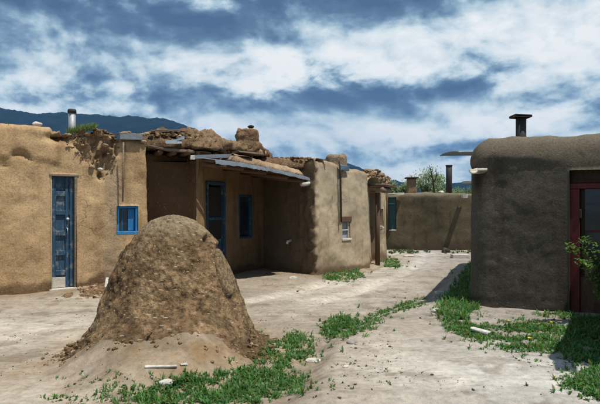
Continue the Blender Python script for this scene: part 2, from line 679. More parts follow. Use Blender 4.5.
M = {}
M['adobe'] = mat_earth('adobe_plaster', cracks=0.55, fleck=0.05, bump=0.55)
M['adobe_smooth'] = mat_earth('adobe_smooth_plaster', cracks=0.5, fleck=0.03, bump=0.35, bdist=0.008, contrast=0.35, fine=(30, 0.3))
M['adobe_dark'] = mat_earth('dark_adobe_plaster', cracks=0.5, fleck=0.04, fleck_col=(0.2, 0.17, 0.13), bump=0.5, bdist=0.010, fine=(38, 0.5), contrast=0.3)
M['adobe_rough'] = mat_earth('adobe_rough_mud', fleck=0.16, bump=0.9, bdist=0.018, fine=(28, 0.8))
M['oven_mud'] = mat_earth('oven_mud', fleck=0.10, bump=1.0, bdist=0.022, fine=(22, 1.0), contrast=0.6, fleck_scale=0.8)
M['dirt'] = mat_earth('dirt_ground', fleck=0.0, bump=0.7, bdist=0.012, fine=(17, 0.38), contrast=0.30, fleck_col=(0.5, 0.46, 0.4))
M['clod'] = mat_earth('mud_clod', tint=(0.19, 0.12, 0.066), use_col=False, fleck=0.2, bump=1.0, fine=(26, 0.9))
M['clod_pale'] = mat_earth('pale_clod', tint=(0.36, 0.26, 0.165), use_col=False, fleck=0.15, bump=0.8, fine=(26, 0.6))
M['blue_paint'] = mat_wood('blue_painted_wood', (0.022, 0.058, 0.105), (0.034, 0.085, 0.145), 0.65, worn=(0.21, 0.22, 0.22), wornamt=0.75)
M['blue_bright'] = mat_wood('bright_blue_wood', (0.018, 0.15, 0.36), (0.028, 0.20, 0.43), 0.6, worn=(0.2, 0.3, 0.36), wornamt=0.3)
M['blue_dark'] = mat_wood('dark_blue_wood', (0.014, 0.065, 0.12), (0.02, 0.085, 0.15), 0.6, worn=(0.14, 0.18, 0.2), wornamt=0.4)
M['pale_wood'] = mat_wood('pale_weathered_wood', (0.44, 0.40, 0.34), (0.58, 0.54, 0.47), 0.85, vert=False)
M['grey_wood'] = mat_wood('grey_weathered_wood', (0.16, 0.125, 0.09), (0.27, 0.21, 0.16), 0.9, vert=False)
M['brown_wood'] = mat_wood('brown_old_wood', (0.085, 0.05, 0.03), (0.15, 0.09, 0.055), 0.9)
M['dark_wood'] = mat_wood('dark_wood', (0.03, 0.02, 0.014), (0.055, 0.035, 0.024), 0.85)
M['red_paint'] = mat_wood('red_painted_wood', (0.115, 0.018, 0.02), (0.16, 0.026, 0.028), 0.55, worn=(0.1, 0.03, 0.03), wornamt=0.6)
M['teal_paint'] = mat_wood('teal_painted_wood', (0.025, 0.07, 0.08), (0.035, 0.09, 0.10), 0.6)
M['tin'] = mat_metal('galvanised_tin', (0.25, 0.285, 0.315), amt=0.6)
M['tin_blue'] = mat_metal('blue_grey_tin', (0.14, 0.20, 0.26), amt=0.25, rough=0.55, metallic=0.3)
M['pipe_grey'] = mat_metal('grey_stovepipe', (0.34, 0.35, 0.36), amt=0.5, rough=0.6, metallic=0.4)
M['pipe_black'] = mat_metal('sooty_stovepipe', (0.03, 0.028, 0.027), rust=(0.06, 0.03, 0.02), amt=0.6, rough=0.7, metallic=0.2)
M['white_stone'] = mat_plain('white_stone', (0.54, 0.51, 0.45), 0.8, 0.2, 0.3, 14, 0.3)
M['white_paint'] = mat_plain('white_paint', (0.60, 0.58, 0.53), 0.75, 0.2, 0.45, 30, 0.3)
M['black_stone'] = mat_plain('black_stone', (0.03, 0.03, 0.03), 0.8, 0.2)
M['dark_stone'] = mat_plain('dark_stone', (0.06, 0.05, 0.045), 0.85, 0.2, 0.4)
M['grey_stone'] = mat_plain('grey_stone', (0.30, 0.27, 0.23), 0.85, 0.2, 0.4, 20, 0.4)
M['curtain'] = mat_plain('patterned_curtain', (0.34, 0.40, 0.52), 0.9, 0.1, 0.7, 60, 0.1)
M['screen'] = mat_plain('dark_screen', (0.035, 0.03, 0.026), 0.6, 0.2)
M['leaf'] = mat_leaf('leaves')
M['flower'] = mat_plain('dandelion_yellow', (0.75, 0.52, 0.03), 0.7, 0.2)
M['straw'] = mat_plain('straw', (0.36, 0.28, 0.17), 0.85, 0.2, 0.4, 40)
M['forest'] = mat_plain('far_forest', (0.008, 0.014, 0.020), 0.95, 0.0, 0.85, 0.02, 0.0)


def _glass(name, c, rough=0.06):
    m, N = new_mat(name)
    o = N.n('ShaderNodeOutputMaterial')
    p = N.n('ShaderNodeBsdfPrincipled')
    N.link(p.outputs[0], o.inputs[0])
    pos = N.n('ShaderNodeNewGeometry').outputs['Position']
    n = N.noise(pos, 3.0, 4, 0.6, 0.4)
    N.link(N.mix(N.ramp(n, [(0.4, 0.0), (0.75, 1.0)]), c, tuple(v * 3.0 + 0.01 for v in c)), p.inputs['Base Color'])
    p.inputs['Roughness'].default_value = rough
    p.inputs['Specular IOR Level'].default_value = 0.5
    b = N.n('ShaderNodeBump', ins={'Strength': 0.08, 'Distance': 0.02, 'Height': n})
    N.link(b.outputs[0], p.inputs['Normal'])
    return m


M['glass'] = _glass('dusty_window_glass', (0.010, 0.016, 0.026), 0.12)
M['dark'] = mat_plain('dim_interior', (0.02, 0.017, 0.014), 0.95, 0.0)

# ------------------------------------------------------------------ ground sheet
def axis(lo_f, hi_f, step0, growth, hi, lo=None):
    a = [lo_f]
    while a[-1] < hi_f:
        a.append(a[-1] + step0(a[-1]))
    s = step0(hi_f)
    while a[-1] < hi:
        s *= growth
        a.append(a[-1] + s)
    b = []
    s = step0(lo_f)
    v = lo_f
    while lo is not None and v > lo:
        s *= growth
        v -= s
        b.append(v)
    return np.array(b[::-1] + a)


xs = axis(-6.5, 6.5, lambda v: 0.035, 1.28, 4600, -4600)
ys = axis(3.9, 22, lambda v: 0.02 + 0.0042 * (v - 3.9), 1.28, 4600, -4600)
gx, gy = np.meshgrid(xs, ys)
gx, gy = gx.ravel(), gy.ravel()
gzv = ground_z(gx, gy)
GP = np.stack([gx, gy, np.zeros_like(gx)], 1)
c_grey = np.array([0.295, 0.262, 0.224])
c_white = np.array([0.485, 0.462, 0.425])
c_brown = np.array([0.225, 0.160, 0.098])
c_dark = np.array([0.17, 0.135, 0.10])
w1 = sstep(-0.10, 0.55, fbm(GP * np.array([0.55, 1.3, 1]), 0.55, 5, 0.55, seed=2))
# sun-bleached, trodden patches: before the first house, and along the lane
lx, ly = G(60, 325)
bleach = np.exp(-(((gx - lx) / 2.0) ** 2 + ((gy - ly) / 1.6) ** 2))
lane = np.interp(gy, [8, 10, 13, 16, 20], [0.2, 0.1, 1.6, 2.7, 4.3])
bleach += 0.9 * np.exp(-((gx - lane) / 0.9) ** 2) * sstep(8, 10, gy) * (1 - sstep(19, 23, gy))
rx_, ry_ = G(470, 372)
bleach += 1.0 * np.exp(-(((gx - rx_) / 1.3) ** 2 + ((gy - ry_) / 1.0) ** 2))
bx_, by_ = G(40, 395)
bleach += 0.6 * np.exp(-(((gx - bx_) / 0.9) ** 2 + ((gy - by_) / 0.5) ** 2))
rutx = np.interp(gy, [8, 9, 11, 13.5, 16, 19], [-1.2, -0.6, 0.6, 1.75, 2.6, 3.4]) + 0.12 * perlin(GP * 0.9)
for o_ in (-0.35, 0.75):
    bleach += 0.55 * np.exp(-((gx - rutx - o_) / 0.24) ** 2) * sstep(7.5, 9.5, gy) * (1 - sstep(19, 22, gy))
bleach -= 0.35 * np.exp(-((gx - rutx - 0.2) / 0.22) ** 2) * sstep(8.5, 10, gy) * (1 - sstep(19, 22, gy))
bleach -= 0.5 * np.exp(-((gx - rutx + 0.95) / 0.35) ** 2) * sstep(9, 11, gy) * (1 - sstep(19, 22, gy))
streak = fbm(GP * np.array([0.5, 2.6, 1]) + np.stack([np.zeros_like(gx), 0.25 * gx, np.zeros_like(gx)], 1), 1.3, 5, 0.6, seed=8)
wht = np.clip((0.28 * w1 + 0.75 * bleach) * (0.85 + 0.55 * streak), 0, 1)
gc = c_grey * (1 - wht[:, None]) + c_white * wht[:, None]
dov = np.hypot(gx - OVEN[0], (gy - OVEN[1] + 0.25) * 0.95)
soil = np.clip(np.exp(-(dov / 1.55) ** 4) * (0.72 + 0.35 * fbm(GP, 4.5, 4, .6, seed=71)) + 0.35 * fbm(GP, 1.6, 4, seed=4) * np.exp(-(dov / 2.6) ** 4), 0, 1)
hx_, hy_ = G(100, 283)
soil = np.maximum(soil, np.exp(-(((gx - hx_) / 0.95) ** 2 + ((gy - hy_) / 0.5) ** 2)))
facade = [(-7.6, 8.15), (-3.68, 10.9), (-2.9, 11.3), (-2.1, 11.7), (-0.9, 13.3), (0.36, 13.0), (1.9, 15.05), (2.7, 17.4)]
soil = np.maximum(soil, 0.75 * np.exp(-(seg_dist(gx, gy, facade) / 0.35) ** 2) * (0.8 + 0.6 * fbm(GP, 2.5, 3, seed=6)))
soil = np.clip(soil, 0, 1)
gc = gc * (1 - soil[:, None]) + c_brown * soil[:, None]
exv = np.interp(gy, [p[1] for p in EDGE], [p[0] for p in EDGE])
dk = np.exp(-((gx - exv + 0.1) / 0.22) ** 2) * sstep(4.2, 5, gy) * (1 - sstep(11, 13, gy)) * (0.5 + 0.6 * fbm(GP, 3, 3, seed=9))
dk += 0.7 * sstep(0.28, 0.7, fbm(GP, 2.2, 5, 0.65, seed=12))
dk = np.clip(dk, 0, 0.48)
gc = gc * (1 - dk[:, None]) + c_dark * dk[:, None]
mot = fbm(GP, 0.8, 5, .6, seed=41)[:, None]
gc = gc * (1 + 0.13 * mot)
# fine litter and scuffs
gc = gc * (1 + 0.16 * fbm(GP * np.array([1, 1.6, 1]), 7.0, 3, .6, seed=43)[:, None])
warm = (1 - sstep(-1.5, 2.0, gx - 0.15 * gy))[:, None]
gc = gc * (1 - warm * np.array([-0.03, 0.035, 0.13]))
far = sstep(24, 45, np.hypot(gx, gy))
gc = gc * (1 - far[:, None]) + np.array([0.10, 0.12, 0.05]) * far[:, None]
nx_, ny_ = len(xs), len(ys)
ii = np.arange(nx_ * ny_).reshape(ny_, nx_)
gf = np.stack([ii[:-1, :-1].ravel(), ii[:-1, 1:].ravel(), ii[1:, 1:].ravel(), ii[1:, :-1].ravel()], 1)
ground = link_mesh('ground', np.stack([gx, gy, gzv], 1), gf, M['dirt'], col=gc)
kind(ground, 'structure', 'pale trodden dirt yard and lane between the houses')

# ------------------------------------------------------------------ far hills
RIDGE = [(-500, 88), (-300, 93), (-120, 99), (0, 107), (18, 110), (36, 113), (60, 111.5), (78, 113), (100, 114), (120, 116), (128, 114.5), (146, 117), (165, 117.5),
         (184, 124), (196, 128.5), (214, 138), (235, 151), (262, 163), (300, 163), (318, 159), (336, 159), (352, 164), (372, 172), (390, 179), (405, 182), (430, 184), (455, 182), (480, 181), (560, 181), (700, 176), (1000, 170)]
HY = 2600.0
hxv = np.linspace(-3800, 3800, 900)
hyv = np.linspace(1500, 3900, 60)
hgx, hgy = np.meshgrid(hxv, hyv)
hgx, hgy = hgx.ravel(), hgy.ravel()
rp = np.array(RIDGE, float)
ridge_h = np.interp(300 + 583 * hgx / HY, rp[:, 0], (HORIZON - rp[:, 1]) / 583.0 * HY + CAM_H)
t = np.abs(hgy - HY) / np.where(hgy < HY, 1000.0, 1300.0)
HP = np.stack([hgx, hgy, np.zeros_like(hgx)], 1)
prof = np.clip(1 - t, 0, 1) ** 0.85
hz = ridge_h * prof * (1 + 0.16 * fbm(HP, 1 / 520.0, 4, seed=3) * np.clip(t * 3, 0, 1)) + 4.5 * fbm(HP, 1 / 15.0, 2, seed=5) * prof - 3
ii = np.arange(len(hgx)).reshape(len(hyv), len(hxv))
hf = np.stack([ii[:-1, :-1].ravel(), ii[:-1, 1:].ravel(), ii[1:, 1:].ravel(), ii[1:, :-1].ravel()], 1)
hills = link_mesh('hills', np.stack([hgx, hgy, hz], 1), hf, M['forest'])
kind(hills, 'structure', 'dark blue forested mountain ridge far behind the village')

hm, N = new_mat('valley_haze')
_o = N.n('ShaderNodeOutputMaterial')
_v = N.n('ShaderNodeVolumePrincipled')
_v.inputs['Color'].default_value = (0.24, 0.56, 1.0, 1)
_v.inputs['Density'].default_value = 0.000085
_v.inputs['Anisotropy'].default_value = 0.0
N.link(_v.outputs[0], _o.inputs['Volume'])
hb = MB()
htop = float(hz.max()) + 25
hb.box((0, 0, (htop - 6) / 2), (1, 0, 0), (0, 1, 0), (0, 0, 1), 10400, 10400, htop + 6)
kind(hb.build('haze', hm), 'stuff', 'thin blue air between the village and the mountains')


# ------------------------------------------------------------------ mud walls
def fillet(path, r, closed):
    n = len(path)
    outp = []
    P = [np.array(p, float) for p in path]
    for i in range(n):
        if not closed and i in (0, n - 1):
            outp.append(P[i])
            continue
        a, b, c = P[i - 1], P[i], P[(i + 1) % n]
        da, dc = a - b, c - b
        la, lc = np.linalg.norm(da), np.linalg.norm(dc)
        k = min(r, la * .45, lc * .45)
        p0, p1 = b + da / la * k, b + dc / lc * k
        for t in np.linspace(0, 1, 7):
            outp.append((1 - t) ** 2 * p0 + 2 * t * (1 - t) * b + t * t * p1)
    return np.array(outp)


def resample(P, closed, stepf):
    Q = np.vstack([P, P[:1]]) if closed else P
    d = np.r_[0, np.cumsum(np.linalg.norm(np.diff(Q, axis=0), axis=1))]
    s, S = 0.0, [0.0]
    while s < d[-1]:
        x, y = np.interp(s, d, Q[:, 0]), np.interp(s, d, Q[:, 1])
        s += stepf(x, y)
        S.append(s)
    S = np.array(S[:-1]) if S[-1] >= d[-1] else np.array(S)
    if not closed:
        S = np.r_[S, d[-1]] if d[-1] - S[-1] > 0.01 else S
    return S, np.stack([np.interp(S, d, Q[:, 0]), np.interp(S, d, Q[:, 1])], 1), d[-1]


class Opening:
    pass


def mud_shell(name, parent, path, h, mat, colfn, closed=True, fr=0.12, res=0.045, top_r=0.14, wall_t=0.32, batter=0.03, amp=(0.05, 0.022, 0.007),
              openings=(), hfn=None, dispfn=None, seed=1, z0=-0.25, roof_mat=None, roof_drop=0.22, visible=None):
    """a mud-plastered shell swept round a footprint: rounded corners and parapet, hollows and bumps, openings with deep reveals"""
    fp = fillet(path, fr, closed)
    vis = visible or (lambda x, y: True)
    S, C, L = resample(fp, closed, lambda x, y: res if vis(x, y) else res * 5)
    m = len(S)
    if closed:
        T = np.roll(C, -1, 0) - np.roll(C, 1, 0)
    else:
        T = np.gradient(C, axis=0)
    T /= np.linalg.norm(T, axis=1)[:, None]
    Nn = np.stack([T[:, 1], -T[:, 0]], 1)
    zs = list(np.arange(z0, h - top_r, res))
    zs.append(h - top_r)
    off = [batter * max(z, 0) for z in zs]
    phi = [0.0] * len(zs)
    o0 = off[-1]
    for a in np.linspace(0, math.pi / 2, 7)[1:]:
        off.append(o0 + top_r * (1 - math.cos(a)))
        zs.append(h - top_r + top_r * math.sin(a))
        phi.append(a)
    k = max(3, int((wall_t - 2 * top_r) / res)) if wall_t > 2 * top_r else 2
    o1 = off[-1]
    o2 = max(o1 + 0.05, o0 + wall_t)
    for q in np.linspace(o1, o2, k + 1)[1:]:
        off.append(q)
        zs.append(h - 0.02 * (q - o1) / (o2 - o1))
        phi.append(math.pi / 2)
    for dz in np.linspace(0, roof_drop, 4)[1:]:
        off.append(o2 + dz * .3)
        zs.append(h - 0.02 - dz)
        phi.append(math.pi / 2)
    off, zs, phi = np.array(off), np.array(zs), np.array(phi)
    R = len(zs)
    dh = np.zeros(m) if hfn is None else hfn(C[:, 0], C[:, 1])
    dh = dh + 0.035 * fbm(np.stack([C[:, 0], C[:, 1], np.full(m, seed * 3.1)], 1), 1.4, 3)
    ZZ = zs[:, None] + dh[None, :] * sstep(h - 0.6, h - 0.05, zs)[:, None]
    X = C[None, :, 0] - Nn[None, :, 0] * off[:, None]
    Y = C[None, :, 1] - Nn[None, :, 1] * off[:, None]
    P = np.stack([X, Y, ZZ], 2)
    nrm = np.stack([Nn[None, :, 0] * np.cos(phi)[:, None], Nn[None, :, 1] * np.cos(phi)[:, None], np.repeat(np.sin(phi)[:, None], m, 1)], 2)
    flat = P.reshape(-1, 3)
    d = amp[0] * fbm(flat, 0.55, 3, seed=seed) + amp[1] * fbm(flat, 2.3, 4, seed=seed + 3) + amp[2] * fbm(flat, 11, 3, seed=seed + 7)
    ob = []
    for (key, px0, px1, za, zb, depth, yr) in openings:
        o = Opening()
        o.key = key
        pxs = 300 + 583 * C[:, 0] / np.maximum(C[:, 1], 0.1)
        face = (Nn[:, 0] * -C[:, 0] + Nn[:, 1] * -C[:, 1]) > 0
        ok = face & (C[:, 1] > yr[0]) & (C[:, 1] < yr[1])
        cost0 = np.where(ok, np.abs(pxs - px0), 1e9)
        cost1 = np.where(ok, np.abs(pxs - px1), 1e9)
        i0, i1 = int(np.argmin(cost0)), int(np.argmin(cost1))
        j0, j1 = int(np.argmin(np.abs(zs[:R - 10] - za))), int(np.argmin(np.abs(zs[:R - 10] - zb)))
        o.i0, o.i1, o.j0, o.j1, o.za, o.zb, o.depth = i0, i1, j0, j1, za, zb, depth
        ob.append(o)
    D = d.reshape(R, m)
    if dispfn is not None:
        D = D + dispfn(flat, np.repeat(S[None], R, 0).ravel()).reshape(R, m)
    for o in ob:
        ic, jc = (o.i0 + o.i1) / 2, (o.j0 + o.j1) / 2
        I, J = np.meshgrid(np.arange(m), np.arange(R))
        dd = np.maximum(np.abs(I - ic) - (o.i1 - o.i0) / 2, np.abs(J - jc) - (o.j1 - o.j0) / 2) * res
        w = sstep(0.0, 0.25, dd)
        mid = D[int(jc), int(ic)]
        D = D * w + np.mean(D[o.j0:o.j1, o.i0:o.i1]) * (1 - w)
    P = P + nrm * D[:, :, None]
    for o in ob:
        P[o.j0, o.i0:o.i1 + 1, 2] = o.za
        P[o.j1, o.i0:o.i1 + 1, 2] = o.zb
        # soften the cut a little so that edges are not ruler-straight
        for (jj, ii_) in [(o.j0, slice(o.i0, o.i1 + 1)), (o.j1, slice(o.i0, o.i1 + 1))]:
            P[jj, ii_, 2] += 0.008 * perlin(P[jj, ii_] * 6)
        a, b = P[(o.j0 + o.j1) // 2, o.i0], P[(o.j0 + o.j1) // 2, o.i1]
        u = b - a
        u[2] = 0
        o.w = float(np.linalg.norm(u))
        o.u = u / o.w
        o.n = np.array([o.u[1], -o.u[0], 0.0])
        lo = P[o.j0:o.j1 + 1, o.i0:o.i1 + 1].reshape(-1, 3)
        o.org = np.array([a[0], a[1], o.za])
    V = P.reshape(-1, 3)
    idx = np.arange(R * m).reshape(R, m)
    nxt = np.roll(idx, -1, 1) if closed else idx[:, 1:]
    cur = idx if closed else idx[:, :-1]
    q = np.stack([cur[:-1], nxt[:-1], nxt[1:], cur[1:]], 2)
    keep = np.ones(q.shape[:2], bool)
    for o in ob:
        keep[o.j0:o.j1, o.i0:o.i1] = False
    quads = q[keep]
    extraV, extraF, base_i = [], [], R * m
    for o in ob:
        loop = [idx[o.j0, i] for i in range(o.i0, o.i1)] + [idx[j, o.i1] for j in range(o.j0, o.j1)] + \
               [idx[o.j1, i] for i in range(o.i1, o.i0, -1)] + [idx[j, o.i0] for j in range(o.j1, o.j0, -1)]
        ring = [np.array(loop)]
        for dep in (0.03, o.depth + 0.08):
            nv = V[loop] - o.n * dep
            cc = nv.mean(0)
            nv = nv + (cc - nv) * 0.0
            extraV.append(nv)
            ring.append(np.arange(base_i, base_i + len(loop)))
            base_i += len(loop)
        for r0, r1 in zip(ring[:-1], ring[1:]):
            extraF.append(np.stack([np.roll(r0, -1), r0, r1, np.roll(r1, -1)], 1)[:, ::-1] if False else np.stack([r0, r1, np.roll(r1, -1), np.roll(r0, -1)], 1))
    if extraV:
        V = np.concatenate([V] + extraV)
    col = colfn(V)
    ob_ = link_mesh(name, V, [quads] + extraF, mat, parent, True, col)
    if roof_mat is not None:
        ring = idx[-2]
        Vr = V[ring].copy()
        zc = float(Vr[:, 2].min()) + 0.01
        Vr[:, 2] = zc
        b = MB()
        b.add(Vr, [tuple(range(len(Vr)))])
        b.build('roof', roof_mat, parent)
    return ob_, {o.key: o for o in ob}


def lump_slab(name, parent, path, z0, z1, mat, colfn, fr=0.1, res=0.06, amp=(0.05, 0.05, 0.02), seed=1, closed=True, slope=None):
    """thick ragged mud layer with broken edges"""
    fp = fillet(path, fr, closed)
    S, C, L = resample(fp, True, lambda x, y: res)
    m = len(S)
    T = np.roll(C, -1, 0) - np.roll(C, 1, 0)
    T /= np.linalg.norm(T, axis=1)[:, None]
    Nn = np.stack([T[:, 1], -T[:, 0]], 1)
    th = z1 - z0
    prof = [(0.30, z0, -1.5), (0.15, z0, -1.5), (0.04, z0 + .01, -0.8)]
    k = max(3, int(th / res))
    prof += [(0.0 + 0.10 * (q ** 2), z0 + th * (0.08 + 0.84 * q), 0.2 * q) for q in np.linspace(0, 1, k)]
    prof += [(0.16, z1 - th * .03, 0.9), (0.24, z1, 1.5), (0.34, z1 + .01, 1.57), (0.48, z1 + .015, 1.57)]
    off, zs, phi = (np.array(v) for v in zip(*prof))
    P = np.stack([C[None, :, 0] - Nn[None, :, 0] * off[:, None], C[None, :, 1] - Nn[None, :, 1] * off[:, None], np.repeat(zs[:, None], m, 1)], 2)
    nrm = np.stack([Nn[None, :, 0] * np.cos(phi)[:, None], Nn[None, :, 1] * np.cos(phi)[:, None], np.repeat(np.sin(phi)[:, None], m, 1)], 2)
    flat = P.reshape(-1, 3)
    d = amp[0] * fbm(flat, 0.9, 3, seed=seed) + amp[1] * fbm(flat, 3.1, 4, 0.6, seed=seed + 3) + amp[2] * fbm(flat, 12, 3, 0.6, seed=seed + 7)
    fade = np.where(phi < -1, 0.2, 1.0)[:, None]
    P = P + nrm * (d.reshape(len(prof), m) * fade)[:, :, None]
    V = P.reshape(-1, 3)
    if slope is not None:
        V[:, 2] += slope(V[:, 0], V[:, 1])
    idx = np.arange(len(prof) * m).reshape(len(prof), m)
    nxt = np.roll(idx, -1, 1)
    q = np.stack([idx[:-1], nxt[:-1], nxt[1:], idx[1:]], 2).reshape(-1, 4)
    fc = [tuple(f) for f in q] + [tuple(idx[0][::-1]), tuple(idx[-1])]
    return link_mesh(name, V, fc, mat, parent, True, colfn(V))


def earth_cols(c1, c2, base_c, base_h=0.22, seed=0, extra=None, streak=0.25):
    """colour of a mud wall: two muds mixed, rain-splash soil along the foot, faint rain runs"""
    c1, c2, base_c = np.array(c1), np.array(c2), np.array(base_c)

    def fn(V):
        k = sstep(-0.45, 0.55, fbm(V, 0.9, 5, 0.55, seed=seed + 20))[:, None]
        c = c1 * (1 - k) + c2 * k
        run = fbm(V * np.array([5.0, 5.0, 0.45]), 1.0, 4, 0.6, seed=seed + 31)
        c = c * (1 - streak * sstep(0.1, 0.7, run))[:, None]
        gzz = ground_z(V[:, 0], V[:, 1])
        hb = base_h * (1 + 0.9 * fbm(V * np.array([1, 1, 0.2]), 1.7, 3, seed=seed + 40))
        w = (1 - sstep(hb * .55, hb * 1.05, V[:, 2] - gzz))[:, None] * 0.85
        c = c * (1 - w) + base_c * w
        if extra is not None:
            c = extra(V, c)
        return c
    return fn


def pxof(V):
    """bearing and height of wall points as surveyed from the photographer's spot"""
    y = np.maximum(V[:, 1], 0.1)
    return 300 + 583 * V[:, 0] / y, HORIZON - (V[:, 2] - CAM_H) * 583 / y


def blob(V, c, r):
    return np.exp(-(((V[:, 0] - c[0]) / r[0]) ** 2 + ((V[:, 1] - c[1]) / r[1]) ** 2 + ((V[:, 2] - c[2]) / r[2]) ** 2))


UP = np.array([0, 0, 1.0])


def at(o, x, y, z):
    """point in an opening's own frame: x along the wall, y inwards, z up from the sill"""
    return o.org + o.u * x - o.n * y + UP * z


def obox(mb, o, x0, x1, y0, y1, z0, z1, bev=0.006, jit=0.0):
    mb.box(at(o, (x0 + x1) / 2, (y0 + y1) / 2, (z0 + z1) / 2), o.u, -o.n, UP, x1 - x0, y1 - y0, z1 - z0, bev, jit)


def one(o, name, mat, parent, *a, **k):
    b = MB()
    obox(b, o, *a, **k)
    return b.build(name, mat, parent)


# =================================================================== FIRST HOUSE (far left of the lane)
h1 = thing('adobe_house', 'tan mud house with tall blue panelled door and small square blue window', 'house', (-4.3, 10.4, 0))
P1 = [(-7.62, 8.19), (-3.68, 10.95), (-2.92, 11.35), (-4.3, 13.7), (-9.4, 10.6)]


def h1_top(x, y):
    px = 300 + 583 * x / np.maximum(y, 0.1)
    v = np.interp(px, [-60, 0, 40, 60, 84, 96, 110, 122, 150], [2.95, 2.94, 2.95, 2.92, 2.93, 3.02, 2.99, 2.86, 2.80])
    return np.where(y < 11.9, v - 2.9, -0.05)


def h1_broken(V):
    px, py = pxof(V)
    lo = np.interp(px, [46, 52, 75, 84, 92, 102, 110, 118, 124], [0, 141, 143, 156, 166, 179, 170, 150, 130])
    m = sstep(46, 54, px) * (1 - sstep(116, 124, px)) * sstep(-6, 6, lo - py + 5 * fbm(V, 4, 3, seed=8)) * (V[:, 1] < 11.6)
    return m


def h1_disp(V, S):
    m = h1_broken(V)
    px, py = pxof(V)
    d = m * (-0.12 + 0.12 * fbm(V, 4.5, 4, 0.6, seed=2) + 0.08 * fbm(V, 11, 3, .65, seed=4) + 0.03 * fbm(V, 26, 2, seed=14))
    hole = np.exp(-(((px - 58) / 12) ** 2 + ((py - 137) / 4.5) ** 2))
    d -= 0.15 * hole
    crack = np.interp(px, [8, 16, 24, 32, 46, 56], [157, 153, 154, 160, 160, 163])
    d -= 0.09 * np.exp(-((py - crack) / 2.4) ** 2) * sstep(10, 15, px) * (1 - sstep(27, 36, px)) * (V[:, 1] < 11.6)
    d += 0.03 * sstep(-3, 2, crack - py) * (px < 60) * (V[:, 1] < 11.6)
    d -= 0.03 * np.exp(-((py - 166) / 2.0) ** 2) * (px < 8)
    return d


def h1_extra(V, c):
    m = h1_broken(V)[:, None]
    mm = np.clip(m * (0.7 + 0.6 * fbm(V, 5, 3, seed=9)[:, None]), 0, 1)
    c = c * (1 - mm) + np.array([0.20, 0.128, 0.072]) * mm * (1 + 0.55 * fbm(V, 15, 3, .6, seed=63)[:, None])
    c = np.clip(c, 0.02, 1)
    px, py = pxof(V)
    # rain stains under the breach and the flashing
    for (x0, w, ya, yb, a) in ((123, 3.0, 140, 206, 0.55), (60, 6, 138, 172, 0.35), (140, 8, 140, 190, 0.25), (88, 5, 160, 200, 0.25), (114, 4, 140, 185, 0.2)):
        k = np.exp(-((px - x0 - 2 * fbm(V, 2.5, 2, seed=x0)) / w) ** 2) * sstep(ya - 6, ya, py) * (1 - sstep(yb - 25, yb, py)) * (V[:, 1] < 11.6)
        c = c * (1 - (a * k)[:, None] * np.array([0.9, 1.0, 1.1]))
    # greyer shading painted right of the blue door, where the wall faces less sun
    k = (sstep(103, 106, px) * (1 - sstep(120, 124, px)) * sstep(150, 175, py) * 0.5)[:, None]
    return c * (1 - k) + np.array([0.31, 0.245, 0.17]) * k


h1w, o1 = mud_shell('wall', h1, P1, 2.9, M['adobe'], earth_cols((0.50, 0.345, 0.192), (0.40, 0.265, 0.14), (0.13, 0.075, 0.04), 0.24, 1, h1_extra, 0.16),
                    openings=[('door', 52.5, 77, 0.02, 2.11, 0.16, (9.5, 11.3)), ('window', 118, 137.5, 1.02, 1.54, 0.13, (10.6, 11.4))],
                    hfn=h1_top, dispfn=h1_disp, seed=1, roof_mat=M['clod_pale'], top_r=0.13, res=0.04, visible=lambda x, y: y < 11.5 + 0.2 * x + 0.8 and x > -6.4)
dr = o1['door']
w = dr.w
ht = dr.zb - dr.za
dleaf = one(dr, 'door', M['blue_paint'], h1, 0.03, w - 0.03, 0.13, 0.17, 0.03, ht - 0.03)
dleaf['label'] = 'tall blue wooden door with worn rails'
for x0, x1 in ((0.03, 0.10), (w * 0.60, w * 0.72), (w - 0.10, w - 0.03)):
    one(dr, 'stile', M['blue_paint'], dleaf, x0, x1, 0.100, 0.129, 0.04, ht - 0.04)
for zr in (0.30, 0.66, 1.02, 1.40, 1.74):
    one(dr, 'rail', M['blue_paint'], dleaf, 0.101, w * 0.60 - 0.001, 0.092, 0.129, zr - 0.045, zr + 0.045)
for zr in (0.66, 1.40):
    one(dr, 'rail', M['blue_paint'], dleaf, w * 0.72 + 0.001, w - 0.101, 0.102, 0.129, zr - 0.045, zr + 0.045)
b = MB()
b.tube([at(dr, w * 0.66, 0.098, 1.0), at(dr, w * 0.66, 0.05, 1.0), at(dr, w * 0.66, 0.045, 1.10), at(dr, w * 0.66, 0.095, 1.12)], 0.010, 8)
b.build('handle', M['pipe_grey'], dleaf, True)
b = MB()
b.rock(at(dr, w * 0.69, 0.085, 1.28), 0.026, 3, 0.02, 2)
b.build('knob', M['white_paint'], dleaf, True)
one(dr, 'kick_plate', M['pale_wood'], dleaf, 0.035, w * 0.60, 0.088, 0.128, 0.032, 0.22)
fr = MB()
obox(fr, dr, -0.02, 0.022, 0.04, 0.19, 0.0, ht - 0.035)
fr.build('door_jamb', M['pale_wood'], h1)
fr = MB()
obox(fr, dr, w - 0.03, w + 0.02, 0.02, 0.19, 0.0, ht - 0.035)
fr.build('door_jamb', M['grey_wood'], h1)
one(dr, 'lintel', M['grey_wood'], h1, -0.03, w + 0.05, 0.015, 0.19, ht - 0.034, ht + 0.008)
one(dr, 'threshold', M['pale_wood'], h1, -0.04, w + 0.04, -0.05, 0.2, -0.04, 0.025)
one(dr, 'dark_backing', M['dark'], h1, -0.1, w + 0.1, 0.21, 0.24, -0.05, ht + 0.1)
wn = o1['window']
w = wn.w
ht = wn.zb - wn.za
win = one(wn, 'window', M['dark'], h1, 0.0, w, 0.16, 0.19, 0.0, ht)
win['label'] = 'small square window with bright blue frame'
